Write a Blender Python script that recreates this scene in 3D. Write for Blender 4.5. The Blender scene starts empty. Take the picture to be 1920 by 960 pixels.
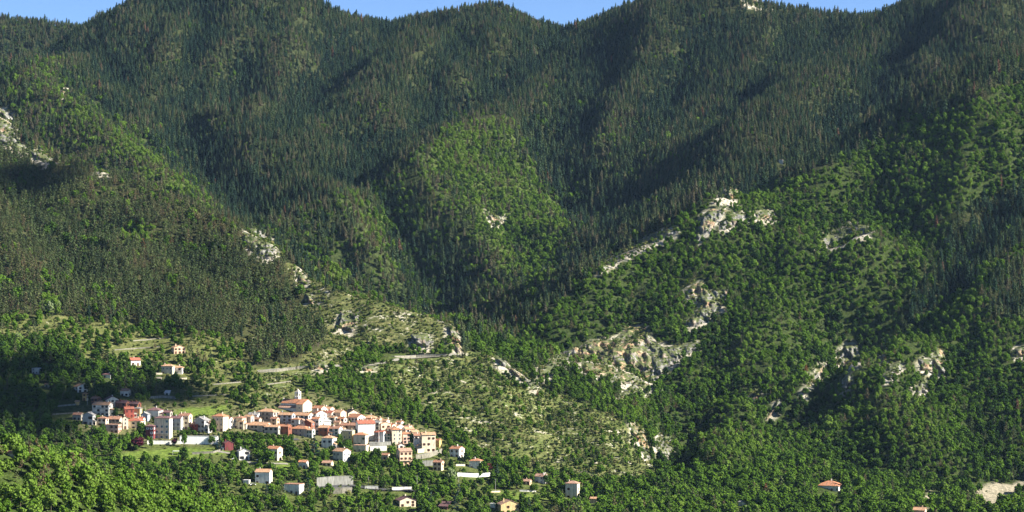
import bpy, bmesh, math, random
import numpy as np
from mathutils import Vector, Matrix
random.seed(7); RNG = np.random.default_rng(11)
scene = bpy.context.scene
COL = scene.collection
R = math.radians

# ------------------------------------------------------------------ camera, sky, sun, exposure
W_PX, H_PX = 1920.0, 960.0          # the photograph's own pixels, used to survey the place
F_PX, HOR = 4516.0, 520.0           # focal length in pixels; row of the true horizon
cam_d = bpy.data.cameras.new('camera'); cam = bpy.data.objects.new('camera', cam_d); COL.objects.link(cam)
cam.location = (0, 0, 0); cam.rotation_euler = (R(90), 0, 0)
cam_d.sensor_width = 36.0; cam_d.lens = 36.0 * F_PX / W_PX
cam_d.shift_y = (HOR - H_PX / 2) / W_PX
cam_d.clip_start = 1.0; cam_d.clip_end = 40000.0
scene.camera = cam

SUN_ELEV, SUN_AZ = R(33.5), R(101)     # azimuth clockwise from +Y (the view direction): from the right
world = bpy.data.worlds.new('World'); scene.world = world; world.use_nodes = True
wn, wl = world.node_tree.nodes, world.node_tree.links
bg = wn['Background']; sky = wn.new('ShaderNodeTexSky'); sky.sky_type = 'NISHITA'
sky.sun_disc = False; sky.sun_elevation = SUN_ELEV; sky.sun_rotation = SUN_AZ
sky.altitude = 6000; sky.air_density = 1.0; sky.dust_density = 0.0; sky.ozone_density = 4.0
wl.new(sky.outputs[0], bg.inputs[0]); bg.inputs[1].default_value = 0.058
sd = bpy.data.lights.new('sun', 'SUN'); sun = bpy.data.objects.new('sun', sd); COL.objects.link(sun)
sd.energy = 5.0; sd.angle = R(0.53); sd.color = (1.0, 0.955, 0.87)
sdir = Vector((math.sin(SUN_AZ) * math.cos(SUN_ELEV), math.cos(SUN_AZ) * math.cos(SUN_ELEV), math.sin(SUN_ELEV)))
sun.rotation_euler = sdir.to_track_quat('Z', 'Y').to_euler(); sun.location = sdir * 500
scene.view_settings.view_transform = 'Standard'; scene.view_settings.look = 'None'
scene.view_settings.exposure = 1.7; scene.view_settings.gamma = 1.0
HAZE = 0.9e-5
scene.cycles.max_bounces = 4; scene.cycles.diffuse_bounces = 3; scene.cycles.glossy_bounces = 1
scene.cycles.transmission_bounces = 2; scene.cycles.volume_bounces = 0; scene.cycles.transparent_max_bounces = 4

# ------------------------------------------------------------------ surveying helpers
def world_pt(px, py, d):
    return np.array([d * (px - W_PX / 2) / F_PX, d, d * (HOR - py) / F_PX])
def project(x, y, z):
    return W_PX / 2 + F_PX * x / y, HOR - F_PX * z / y

def _hash(ix, iy, seed):
    h = (ix.astype(np.int64) * 374761393 + iy.astype(np.int64) * 668265263 + seed * 974634777) & 0x7fffffff
    h = ((h ^ (h >> 13)) * 1274126177) & 0x7fffffff
    return (h ^ (h >> 16)) & 0xffff
def perlin(x, y, seed=0):
    ix, iy = np.floor(x), np.floor(y); fx, fy = x - ix, y - iy
    ix = ix.astype(np.int64); iy = iy.astype(np.int64)
    u = fx * fx * fx * (fx * (fx * 6 - 15) + 10); v = fy * fy * fy * (fy * (fy * 6 - 15) + 10)
    def g(a, b, dx, dy):
        t = _hash(a, b, seed) * (2 * math.pi / 65536.0)
        return np.cos(t) * dx + np.sin(t) * dy
    n00 = g(ix, iy, fx, fy); n10 = g(ix + 1, iy, fx - 1, fy)
    n01 = g(ix, iy + 1, fx, fy - 1); n11 = g(ix + 1, iy + 1, fx - 1, fy - 1)
    return 1.4 * ((n00 * (1 - u) + n10 * u) * (1 - v) + (n01 * (1 - u) + n11 * u) * v)
def fbm(x, y, octv=4, seed=0, gain=0.5):
    s, a = 0, 1.0
    for o in range(octv):
        s = s + a * perlin(x * 2 ** o, y * 2 ** o, seed + 17 * o); a *= gain
    return s
def ridged(x, y, octv=3, seed=0):
    s, a = 0, 1.0
    for o in range(octv):
        s = s + a * (1 - 2 * np.abs(perlin(x * 2 ** o, y * 2 ** o, seed + 31 * o))); a *= 0.5
    return s

# ------------------------------------------------------------------ terrain: ridge skeleton (photo column, photo row, metres away)
# name: (crest points, height of the trees on the crest, steep slope, length of it, long slope)
RIDGES = {
 'far_left': ([(-300,10,4400),(-100,18,4350),(0,24,4300),(80,34,4300),(150,42,4280),(260,60,4250)], 13, .5, 200, .5),
 'main': ([(330,-45,3900),(450,-52,3880),(560,-20,3880),(612,8,3900),(680,28,3950),(740,36,4000),(800,20,3950),(870,8,3900),
           (925,4,3850),(980,26,3900),(1050,46,3950),(1110,34,3900),(1180,10,3800),(1250,-20,3700),(1340,-24,3650),(1400,2,3650),
           (1440,23,3700),(1480,20,3700),(1540,34,3750),(1570,28,3700),(1620,38,3700),(1680,12,3600),(1740,-14,3500),
           (1850,-22,3400),(1890,2,3400),(1920,24,3400),(2060,70,3450)], 13, .25, 150, .55),
 'spur_green': ([(330,-45,3900),(290,10,3800),(230,62,3680),(160,95,3580),(110,110,3500),(50,118,3400),(65,150,3300),(125,175,3220),
           (200,238,3100),(290,305,2980),(400,388,2860),(470,440,2800)], 5, .35, 120, .52),
 'far_left_low': ([(110,110,3500),(0,112,3450),(-150,100,3450)], 8, .3, 150, .5),
 'spur_dark': ([(925,4,3850),(860,38,3780),(760,78,3650),(700,122,3520),(640,170,3380),(590,250,3200),(560,330,3050),(535,390,2960)], 12, .2, 150, .52),
 'spur_mid': ([(1180,10,3800),(1130,55,3720),(1060,115,3600),(1000,165,3450),(930,205,3320),(850,234,3200),(740,312,3050),(620,368,2950),(470,418,2840)], 9, .3, 120, .55),
 'spur_mid_front': ([(850,234,3200),(872,300,3090),(900,380,2980),(935,470,2860),(965,560,2760),(985,640,2660)], 5, .35, 100, .5),
 'spur_east': ([(1740,-14,3500),(1660,50,3400),(1600,90,3300),(1540,150,3150),(1480,215,3000),(1400,290,2860),(1330,345,2760),(1260,400,2680)], 10, .25, 120, .5),
 'spur_centre': ([(1400,2,3650),(1370,80,3500),(1300,170,3300),(1230,260,3100),(1160,350,2950),(1100,430,2840)], 12, .2, 120, .5),
 'right': ([(2200,10,2950),(2050,50,2850),(1920,90,2760),(1860,100,2720),(1780,155,2680),(1700,228,2640),(1600,292,2580),(1480,345,2520),
           (1400,358,2480),(1340,370,2450),(1240,432,2400),(1140,492,2350),(1050,562,2300),(1000,612,2280),(955,650,2270)], 4, .25, 120, .53),
 'right_low': ([(2100,440,2400),(1920,500,2280),(1850,572,2220),(1760,628,2160),(1680,650,2120),(1605,655,2090),(1560,695,2060),
           (1510,745,2030),(1450,795,2000),(1380,845,1960),(1300,885,1930)], 4, .45, 40, .4),
 'cliff_rib': ([(1340,370,2450),(1330,470,2360),(1250,590,2260),(1180,640,2220),(1110,690,2180),(1075,740,2150)], 2, .4, 40, .5),
 'village': ([(-200,110,2700),(0,218,2600),(60,280,2540),(100,302,2500),(200,325,2440),(280,362,2400),(350,392,2350),(440,424,2300),
           (500,455,2250),(540,490,2210),(572,522,2180),(640,544,2140),(700,564,2120),(830,600,2085),(858,640,2065),(875,664,2050),
           (930,672,2030),(1000,722,2000),(1080,755,1980),(1150,786,1950),(1200,822,1930),(1220,866,1900),(1235,910,1850)], 1, .42, 170, .235),
 'meadow': ([(-100,795,1010),(0,846,1050),(100,866,1100),(200,892,1150),(300,930,1180),(400,968,1200),(500,1015,1200)], 5, .2, 60, .35),
 'bottom': ([(700,1010,1480),(900,990,1500),(1200,962,1600),(1400,945,1680),(1555,930,1720),(1700,948,1660),(1850,950,1620),(2100,950,1600)], 2, .1, 60, .22),
}
RND = {'village': 8.0, 'right_low': 8.0, 'cliff_rib': 10.0, 'spur_green': 15.0, 'right': 18.0}
def floor_z(x, y):
    return -196.0 + 0.03 * np.clip(y - 1800, 0, 1500)
def drop_village(d, t):
    return t[0] * t[1] * (1 - np.exp(-d / t[1])) + t[2] * d

def terrain_z(x, y):
    x = np.asarray(x, float); y = np.asarray(y, float)
    acc = None; stack = []; dmin = np.full(x.shape, 1e9)
    for name, (pts, tree, s0, L, s1) in RIDGES.items():
        P = np.array([world_pt(*p) for p in pts]); P[:, 2] -= tree * 0.9
        best = np.full(x.shape, -1e9)
        for n_seg, (a, b) in enumerate(zip(P[:-1], P[1:])):
            ab = b[:2] - a[:2]; t = np.clip(((x - a[0]) * ab[0] + (y - a[1]) * ab[1]) / (ab @ ab), 0, 1)
            dd = np.hypot(x - a[0] - t * ab[0], y - a[1] - t * ab[1])
            s1e = s1
            behind = 0.0; over = 0.0; r = RND.get(name, 30.0)
            dd = np.sqrt(dd * dd + r * r) - r
            if name == 'village':       # the far side falls steeply into the gorge
                side = ab[0] * (y - a[1]) - ab[1] * (x - a[0])
                behind = np.where(side > 0, 0.35, 0.0)
                over = np.maximum(0, x - a[0] - t * ab[0] - 8) * float(np.clip((n_seg - 11) * 0.2, 0, 0.9))
            z = a[2] + t * (b[2] - a[2]) - (s0 * L * (1 - np.exp(-dd / L)) + (s1e + behind) * dd) - over
            best = np.maximum(best, z); dmin = np.minimum(dmin, dd)
        stack.append(best)
    stack.append(floor_z(x, y))
    S = np.array(stack); k = 7.0; m = S.max(0)
    z = m + k * np.log(np.exp((S - m) / k).sum(0)) 
    amp = np.clip(dmin / 120.0, 0.06, 1.0) * np.clip((y - 1500) / 900.0, 0.12, 1.0)
    vil = np.exp(-((x + 200) / 190) ** 2 - ((y - 1790) / 150) ** 2)
    amp = amp * (1 - 0.9 * vil)
    z = z + amp * (21 * ridged(x / 170, y / 330, 2, 3) - 10 + 7 * fbm(x / 60, y / 60, 3, 9))
    z = z + (1 - 0.8 * vil) * 1.2 * fbm(x / 18, y / 18, 2, 21)
    return z

def axis(lo, hi, flo, fhi, fine, coarse):
    return np.concatenate([np.arange(lo, flo, coarse), np.arange(flo, fhi, fine), np.arange(fhi, hi + 1, coarse)])
GX = axis(-2600, 2600, -1152, 1152, 6.0, 50.0)
GY = axis(-300, 5600, 840, 4500, 6.0, 50.0)
XX, YY = np.meshgrid(GX, GY, indexing='ij')
ZZ = terrain_z(XX, YY)
# secondary ribs (+) and gullies (-): photo path, height in metres, half width in metres
RIBS = [
 ([(1300,765),(1280,815),(1250,862)],-34,34),([(1365,755),(1340,805),(1312,858)],13,36),([(1545,712),(1500,752),(1440,802)],-24,32),
 ([(455,10),(430,80),(400,170),(385,260),(395,330)],26,110),([(560,60),(540,150),(500,240),(470,320)],20,80),([(310,90),(290,180),(310,260),(360,330)],22,90),([(380,60),(350,170),(350,260)],-20,70),([(500,60),(470,170),(440,290)],-20,70),
 ([(640,60),(610,130),(560,220)],-18,70),([(800,90),(780,160),(720,240)],18,70),([(930,90),(880,150),(830,200)],20,80),([(860,90),(830,160),(790,210)],-16,60),
 ([(1230,40),(1210,120),(1160,220),(1120,320)],24,90),([(1170,70),(1140,160),(1090,260)],-18,70),([(1300,60),(1280,150),(1220,260),(1170,360)],-22,80),([(1480,80),(1440,160),(1370,260)],-20,80),([(1540,70),(1500,140),(1440,220),(1370,300)],18,70),
 ([(1440,60),(1410,140),(1350,230),(1290,320)],22,80),([(1820,20),(1780,80),(1720,140),(1660,190)],22,80),([(1760,30),(1700,100),(1640,170),(1580,230)],-18,70),([(200,90),(230,160),(280,240)],-14,60),
 ([(1760,190),(1730,270),(1690,370),(1650,470)],14,60),([(1690,260),(1650,350),(1610,400)],-12,50),([(1560,340),(1540,400),(1480,500),(1430,590),(1400,690)],16,65),([(1480,370),(1450,440),(1400,520),(1370,600),(1340,690),(1310,770)],-18,60),
 ([(1860,150),(1840,240),(1810,330),(1800,420)],14,60),([(1920,330),(1860,430),(1790,550),(1700,612),(1600,640),(1520,728)],-22,45),([(1880,470),(1840,560),(1790,600)],16,40),([(1620,480),(1580,560),(1540,640),(1490,730)],12,55),([(1690,440),(1640,520),(1600,600)],-10,50),
 ([(1720,680),(1700,740),(1660,800)],14,45),([(1660,690),(1640,750),(1600,820)],-12,40),([(1860,620),(1830,700),(1790,780),(1740,850)],14,50),([(1800,640),(1770,720),(1730,790)],-12,40),([(1920,700),(1880,780),(1840,850)],-12,45),
 ([(1250,450),(1220,520),(1170,590)],-12,50),([(1120,540),(1090,590),(1060,640)],10,40),([(60,400),(85,440),(120,480),(150,520)],-12,30),([(250,400),(280,470),(330,540),(360,600)],8,50),([(0,420),(40,500),(80,560)],8,45),
 ([(600,380),(640,430),(700,500)],14,60),([(700,340),(740,410),(800,500),(850,570)],-16,55),([(780,310),(820,390),(880,480),(920,560)],12,50),([(1010,250),(1050,330),(1090,400)],-12,50),([(940,230),(990,330),(1040,430)],10,50),
 ([(700,600),(730,650)],6,25),([(900,690),(930,760),(1000,830)],5,30),([(1000,760),(1040,800),(1100,850)],-5,25),([(1100,790),(1130,830),(1170,870)],5,25),
]
def _ray(px, py):
    D = np.arange(1150, 4500, 6.0); zg = ground(D * (px - W_PX / 2) / F_PX, D); h = zg >= D * (HOR - py) / F_PX
    return D[np.argmax(h)] if h.any() else 3800.0
def ground(x, y):                     # bilinear height on the built grid
    x = np.asarray(x, float); y = np.asarray(y, float)
    i = np.clip(np.searchsorted(GX, x, 'right') - 1, 0, len(GX) - 2); j = np.clip(np.searchsorted(GY, y, 'right') - 1, 0, len(GY) - 2)
    u = (x - GX[i]) / (GX[i + 1] - GX[i]); v = (y - GY[j]) / (GY[j + 1] - GY[j])
    return (ZZ[i, j] * (1 - u) + ZZ[i + 1, j] * u) * (1 - v) + (ZZ[i, j + 1] * (1 - u) + ZZ[i + 1, j + 1] * u) * v
_add = np.zeros_like(ZZ)
for path, hgt, wid in RIBS:
    P = np.array([world_pt(a, b, _ray(a, b))[:2] for a, b in path]); sel = (XX > P[:, 0].min() - wid * 1.6) & (XX < P[:, 0].max() + wid * 1.6) & (YY > P[:, 1].min() - wid * 1.6) & (YY < P[:, 1].max() + wid * 1.6)
    x, y = XX[sel] + 14 * perlin(XX[sel] / 70, YY[sel] / 70, 301), YY[sel] + 14 * perlin(XX[sel] / 70, YY[sel] / 70, 302); dm = np.full(x.shape, 1e9)
    for a, b in zip(P[:-1], P[1:]):
        ab = b - a; t = np.clip(((x - a[0]) * ab[0] + (y - a[1]) * ab[1]) / max(ab @ ab, 1e-6), 0, 1); dm = np.minimum(dm, np.hypot(x - a[0] - t * ab[0], y - a[1] - t * ab[1]))
    _add[sel] += hgt * (1.7 if P[:, 1].mean() > 2600 else 1.0) * np.clip(1 - dm / (wid * 1.4), 0, 1) ** 1.4
ZZ = ZZ + _add
_D = np.arange(860, 4500, 4.0)
def ray_ground(px, py, dmin=860):      # where the line of sight through a photo point meets the ground
    D = _D[_D >= dmin]
    zr = D * (HOR - py) / F_PX; zg = ground(D * (px - W_PX / 2) / F_PX, D)
    k = np.argmax(zg >= zr)
    if zg[k] < zr[k]: k = len(D) - 1
    if k > 0:
        a, b = zr[k - 1] - zg[k - 1], zg[k] - zr[k]
        d = D[k - 1] + (D[k] - D[k - 1]) * (a / max(a + b, 1e-6))
    else: d = D[0]
    return d

# ------------------------------------------------------------------ object helpers
def tag(o, label=None, cat=None, group=None, kind=None):
    if label: o['label'] = label
    if cat: o['category'] = cat
    if group: o['group'] = group
    if kind: o['kind'] = kind
    return o
def mesh_np(name, V, F, mats=(), mi=None, smooth=False):
    """V (n,3), F list of arrays of equal-width faces"""
    me = bpy.data.meshes.new(name)
    V = np.asarray(V, np.float32)
    me.vertices.add(len(V)); me.vertices.foreach_set('co', V.ravel())
    if not isinstance(F, list): F = [F]
    F = [np.asarray(f, np.int32) for f in F if len(f)]
    lens = np.concatenate([np.full(len(f), f.shape[1], np.int32) for f in F])
    loops = np.concatenate([f.ravel() for f in F])
    me.loops.add(len(loops)); me.loops.foreach_set('vertex_index', loops)
    me.polygons.add(len(lens)); me.polygons.foreach_set('loop_start', np.concatenate([[0], np.cumsum(lens)[:-1]]).astype(np.int32))
    for m in mats: me.materials.append(m)
    if mi is not None: me.polygons.foreach_set('material_index', np.asarray(mi, np.int32))
    if smooth: me.polygons.foreach_set('use_smooth', np.ones(len(lens), bool))
    me.update(calc_edges=True)
    return me
def link(name, me, parent=None):
    o = bpy.data.objects.new(name, me); COL.objects.link(o)
    if parent is not None: o.parent = parent
    return o
def empty(name, loc, rz=0.0):
    o = bpy.data.objects.new(name, None); COL.objects.link(o)
    o.location = loc; o.rotation_euler = (0, 0, rz); o.empty_display_size = 1.0
    return o
class MB:
    """collects boxes and polygons into one mesh"""
    def __init__(s): s.v, s.f = [], []
    def poly(s, pts):
        n = len(s.v); s.v += [tuple(p) for p in pts]; s.f.append(tuple(range(n, n + len(pts))))
    def box(s, x0, x1, y0, y1, z0, z1):
        n = len(s.v)
        s.v += [(x0,y0,z0),(x1,y0,z0),(x1,y1,z0),(x0,y1,z0),(x0,y0,z1),(x1,y0,z1),(x1,y1,z1),(x0,y1,z1)]
        s.f += [tuple(n + i for i in q) for q in ((0,3,2,1),(4,5,6,7),(0,1,5,4),(1,2,6,5),(2,3,7,6),(3,0,4,7))]
    def prism(s, a, b):           # two matching loops joined into a closed solid
        n = len(s.v); k = len(a); s.v += [tuple(p) for p in a] + [tuple(p) for p in b]
        s.f.append(tuple(range(n + k - 1, n - 1, -1))); s.f.append(tuple(range(n + k, n + 2 * k)))
        for i in range(k):
            j = (i + 1) % k; s.f.append((n + i, n + j, n + k + j, n + k + i))
    def tube(s, p, q, r0, r1=None, seg=8):
        r1 = r0 if r1 is None else r1; p, q = Vector(p), Vector(q); ax = (q - p).normalized()
        u = ax.orthogonal().normalized(); v = ax.cross(u)
        s.prism([p + (u * math.cos(t) + v * math.sin(t)) * r0 for t in [2 * math.pi * i / seg for i in range(seg)]],
                [q + (u * math.cos(t) + v * math.sin(t)) * r1 for t in [2 * math.pi * i / seg for i in range(seg)]])
    def mesh(s, name, mat):
        me = bpy.data.meshes.new(name); me.from_pydata([tuple(map(float, p)) for p in s.v], [], s.f)
        bm = bmesh.new(); bm.from_mesh(me); bmesh.ops.recalc_face_normals(bm, faces=bm.faces); bm.to_mesh(me); bm.free()
        me.materials.append(mat); return me
    def obj(s, name, mat, parent=None): return link(name, s.mesh(name, mat), parent)

# ------------------------------------------------------------------ materials
def mat_new(name, rough=0.9):
    m = bpy.data.materials.new(name); m.use_nodes = True
    b = m.node_tree.nodes['Principled BSDF']; b.inputs['Roughness'].default_value = rough
    b.inputs['Specular IOR Level'].default_value = 0.15
    return m, m.node_tree.nodes, m.node_tree.links, b
def plaster(name, col, var=0.14, scale=0.9, rough=0.92, stain=0.35):
    """rendered wall: patchy plaster with rain streaks that run down it"""
    m, n, l, b = mat_new(name, rough)
    tc = n.new('ShaderNodeTexCoord'); mp = n.new('ShaderNodeMapping'); mp.inputs['Scale'].default_value = (1, 1, 0.25)
    l.new(tc.outputs['Object'], mp.inputs[0])
    n1 = n.new('ShaderNodeTexNoise'); n1.inputs['Scale'].default_value = scale; n1.inputs['Detail'].default_value = 6
    l.new(mp.outputs[0], n1.inputs[0])
    r = n.new('ShaderNodeValToRGB'); r.color_ramp.elements[0].position = 0.3; r.color_ramp.elements[1].position = 0.62
    r.color_ramp.elements[0].color = tuple(c * (1 - stain) for c in col) + (1,); r.color_ramp.elements[1].color = tuple(min(.85, c * (1 + var * .4)) for c in col) + (1,)
    l.new(n1.outputs['Fac'], r.inputs[0]); l.new(r.outputs[0], b.inputs['Base Color'])
    bp = n.new('ShaderNodeBump'); bp.inputs['Strength'].default_value = 0.3; bp.inputs['Distance'].default_value = 0.05
    l.new(n1.outputs['Fac'], bp.inputs['Height']); l.new(bp.outputs[0], b.inputs['Normal'])
    return m
def tiles(name, col):
    """canal tiles: rows down the slope, each a little different, lichen on some"""
    m, n, l, b = mat_new(name, 0.85)
    tc = n.new('ShaderNodeTexCoord')
    vo = n.new('ShaderNodeTexVoronoi'); vo.inputs['Scale'].default_value = 2.2; l.new(tc.outputs['Object'], vo.inputs[0])
    no = n.new('ShaderNodeTexNoise'); no.inputs['Scale'].default_value = 0.55; no.inputs['Detail'].default_value = 5; l.new(tc.outputs['Object'], no.inputs[0])
    mx = n.new('ShaderNodeMix'); mx.data_type = 'RGBA'; mx.inputs[0].default_value = 0.6
    rv = n.new('ShaderNodeValToRGB'); rv.color_ramp.elements[0].color = tuple(c * .55 for c in col) + (1,); rv.color_ramp.elements[1].color = tuple(min(.8, c * 1.35) for c in col) + (1,)
    l.new(vo.outputs['Color'], rv.inputs[0])
    rn = n.new('ShaderNodeValToRGB'); rn.color_ramp.elements[0].position = .3; rn.color_ramp.elements[1].position = .7
    g = sum(col) / 3
    rn.color_ramp.elements[0].color = (g * .62, g * .56, g * .46, 1); rn.color_ramp.elements[1].color = tuple(min(.8, c * 1.1) for c in col) + (1,)
    l.new(no.outputs['Fac'], rn.inputs[0]); l.new(rv.outputs[0], mx.inputs[6]); l.new(rn.outputs[0], mx.inputs[7])
    l.new(mx.outputs[2], b.inputs['Base Color'])
    wv = n.new('ShaderNodeTexWave'); wv.inputs['Scale'].default_value = 1.6; wv.bands_direction = 'X'; l.new(tc.outputs['Object'], wv.inputs[0])
    bp = n.new('ShaderNodeBump'); bp.inputs['Strength'].default_value = .6; bp.inputs['Distance'].default_value = .08
    l.new(wv.outputs['Fac'], bp.inputs['Height']); l.new(bp.outputs[0], b.inputs['Normal'])
    return m
def plain(name, col, rough=0.6, metal=0.0):
    m, n, l, b = mat_new(name, rough); b.inputs['Metallic'].default_value = metal
    tc = n.new('ShaderNodeTexCoord'); no = n.new('ShaderNodeTexNoise'); no.inputs['Scale'].default_value = 3; no.inputs['Detail'].default_value = 4
    l.new(tc.outputs['Object'], no.inputs[0]); r = n.new('ShaderNodeValToRGB')
    r.color_ramp.elements[0].color = tuple(c * .8 for c in col) + (1,); r.color_ramp.elements[1].color = tuple(min(.9, c * 1.12) for c in col) + (1,)
    l.new(no.outputs['Fac'], r.inputs[0]); l.new(r.outputs[0], b.inputs['Base Color'])
    return m
WALL = {k: plaster('plaster_' + k, c) for k, c in dict(white=(.76,.72,.63), cream=(.70,.59,.42), yellow=(.66,.50,.24), ochre=(.55,.36,.14), pink=(.58,.38,.29),
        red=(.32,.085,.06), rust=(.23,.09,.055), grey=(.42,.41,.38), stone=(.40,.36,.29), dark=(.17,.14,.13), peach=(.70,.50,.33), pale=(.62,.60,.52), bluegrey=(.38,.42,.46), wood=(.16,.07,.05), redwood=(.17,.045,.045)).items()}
ROOF = {k: tiles('tiles_' + k, c) for k, c in dict(orange=(.46,.185,.085), red=(.40,.11,.06), tan=(.50,.27,.14), brown=(.34,.16,.095), dark=(.17,.085,.085), rose=(.40,.22,.145), grey=(.26,.25,.24), white=(.7,.68,.64), black=(.06,.05,.05)).items()}
SHUT = {k: plain('paint_' + k, c) for k, c in dict(green=(.07,.14,.09), blue=(.28,.40,.44), brown=(.13,.06,.035), grey=(.35,.36,.36), white=(.72,.72,.7), red=(.30,.06,.04), dark=(.05,.045,.045)).items()}
M_GLASS, _n, _l, _b = mat_new('window_glass', 0.12); _b.inputs['Base Color'].default_value = (.018, .02, .024, 1); _b.inputs['Specular IOR Level'].default_value = .5
M_FRAME = plain('window_frame_paint', (.62, .6, .56)); M_METAL = plain('dull_metal', (.3, .3, .31), .45, .7)
WALL['bright'] = plaster('fresh_white_render', (.80, .79, .75), stain=.08)
M_CONC = plaster('concrete', (.23, .225, .195), stain=.45); M_POLE = plain('weathered_pole', (.40, .37, .33)); M_STONEW = plaster('dry_stone', (.25, .23, .175), scale=2.2, stain=.6)
M_BARK = plaster('bark', (.11, .085, .06), scale=3)

def leaf_mat(name, stops, trans=0.18):
    """foliage: colour per tree from its own tint value, small changes from clump to clump"""
    m = bpy.data.materials.new(name); m.use_nodes = True; n, l = m.node_tree.nodes, m.node_tree.links; n.clear()
    out = n.new('ShaderNodeOutputMaterial'); at = n.new('ShaderNodeAttribute'); at.attribute_type = 'INSTANCER'; at.attribute_name = 'tint'
    ge = n.new('ShaderNodeTexCoord'); no = n.new('ShaderNodeTexNoise'); no.inputs['Scale'].default_value = .9; no.inputs['Detail'].default_value = 2
    l.new(ge.outputs['Object'], no.inputs[0])
    ma = n.new('ShaderNodeMath'); ma.operation = 'MULTIPLY_ADD'; ma.inputs[1].default_value = .5; l.new(no.outputs['Fac'], ma.inputs[0])
    sb = n.new('ShaderNodeMath'); sb.operation = 'SUBTRACT'; sb.inputs[1].default_value = .25; l.new(at.outputs['Fac'], sb.inputs[0]); l.new(sb.outputs[0], ma.inputs[2])
    r = n.new('ShaderNodeValToRGB'); e = r.color_ramp.elements
    while len(e) < len(stops): e.new(.5)
    for k, (p, c) in enumerate(stops): e[k].position = p; e[k].color = tuple(c) + (1,)
    l.new(ma.outputs[0], r.inputs[0])
    d = n.new('ShaderNodeBsdfDiffuse'); t = n.new('ShaderNodeBsdfTranslucent'); mx = n.new('ShaderNodeMixShader'); mx.inputs[0].default_value = trans
    l.new(r.outputs[0], d.inputs[0]); l.new(r.outputs[0], t.inputs[0]); l.new(d.outputs[0], mx.inputs[1]); l.new(t.outputs[0], mx.inputs[2]); l.new(mx.outputs[0], out.inputs[0])
    return m
# tint 0..1: ordinary trees sit in 0.2..0.8, 1 marks the odd ones (dead, autumn red, silvery)
LEAF = {
 'broadleaf_tree': leaf_mat('broadleaf_leaves', [(0, (.018,.040,.011)), (.35, (.044,.084,.012)), (.7, (.078,.146,.016)), (.93, (.122,.185,.030)), (1.0, (.17,.21,.10))]),
 'conifer_tree': leaf_mat('conifer_needles', [(0, (.016,.034,.024)), (.4, (.031,.056,.028)), (.72, (.066,.088,.034)), (.9, (.10,.085,.055)), (1.0, (.125,.068,.042))], .12),
 'pine_tree': leaf_mat('pine_needles', [(0, (.026,.040,.018)), (.4, (.056,.080,.030)), (.75, (.092,.112,.042)), (.92, (.12,.085,.05)), (1.0, (.22,.09,.04))], .15),
 'shrub': leaf_mat('shrub_leaves', [(0, (.025,.042,.016)), (.4, (.055,.085,.022)), (.75, (.115,.140,.035)), (1.0, (.20,.19,.075))]),
 'cedar_tree': leaf_mat('cedar_needles', [(0, (.014,.032,.026)), (.5, (.028,.055,.042)), (1.0, (.10,.15,.11))], .12),
 'plum_tree': leaf_mat('purple_leaves', [(0, (.05,.012,.022)), (1, (.11,.025,.04))]),
}

# ------------------------------------------------------------------ tree prototypes
def quads_on(rg, c, rad, n, size, flat=1.0):
    d = rg.normal(size=(n, 3)); d /= np.linalg.norm(d, axis=1)[:, None]
    p = c + d * rad * rg.uniform(.75, 1.08, (n, 1)) * np.array([1, 1, flat])
    nn = d + rg.normal(size=(n, 3)) * .45; nn /= np.linalg.norm(nn, axis=1)[:, None]
    a = np.cross(nn, rg.normal(size=(n, 3))); a /= np.linalg.norm(a, axis=1)[:, None]; b = np.cross(nn, a)
    s = size * rg.uniform(.6, 1.25, (n, 1)); k = rg.uniform(.55, 1, (n, 1))
    return np.stack([p - a * s - b * s * k, p + a * s - b * s * k, p + a * s * .8 + b * s * k, p - a * s * .8 + b * s * k], 1)
ICO_V = None
def ico(c, r, rg):
    global ICO_V, ICO_F
    if ICO_V is None:
        bm = bmesh.new(); bmesh.ops.create_icosphere(bm, subdivisions=1, radius=1); ICO_V = np.array([v.co[:] for v in bm.verts]); ICO_F = np.array([[v.index for v in f.verts] for f in bm.faces]); bm.free()
    return c + ICO_V * r * rg.uniform(.75, 1.1, (len(ICO_V), 1)), ICO_F
def crown_from(clumps, rg, qn, qs, flat=.85, core=.72):
    Q = np.concatenate([quads_on(rg, np.array(c), r, max(6, int(qn * r * r)), qs, flat) for c, r in clumps])
    V = [Q.reshape(-1, 3)]; F4 = np.arange(len(Q) * 4).reshape(-1, 4); F3 = []; n = len(Q) * 4
    for c, r in clumps:
        v, f = ico(np.array(c), np.array([r, r, r * flat]) * core, rg); V.append(v); F3.append(f + n); n += len(v)
    return np.concatenate(V), [F4, np.concatenate(F3)]
def trunk_np(h, r, bend=.4, limbs=(), rg=None):
    mb = MB(); p = Vector((0, 0, -1.2)); m1 = Vector((rg.uniform(-bend, bend), rg.uniform(-bend, bend), h * .5)); t = Vector((m1.x * 1.2, m1.y * .8, h))
    mb.tube(p, m1, r, r * .7, 6); mb.tube(m1, t, r * .7, r * .2, 6)
    for c in limbs: mb.tube(m1 + (t - m1) * rg.uniform(0, .5), Vector(c), r * .35, r * .1, 4)
    return mb
def proto_broadleaf(k):
    rg = np.random.default_rng(100 + k); H, Wd = 9.0, (3.3, 3.0, 3.7, 2.8, 3.4)[k % 5]; cl = []
    for i in range(12):
        a = i * 2.399 + rg.uniform(-.4, .4); t = (i + .5) / 12; z = 2.6 + 5.2 * t; rr = Wd * .66 * math.sqrt(max(.05, 1 - (2 * t - .85) ** 2)) * rg.uniform(.75, 1.1)
        cl.append(((math.cos(a) * rr, math.sin(a) * rr, z), rg.uniform(1.05, 1.6)))
    cl.append(((0, 0, 5.2), 1.9))
    return crown_from(cl, rg, 13, .46), trunk_np(6.5, .22, .35, [c for c, r in cl[::3]], rg)
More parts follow.
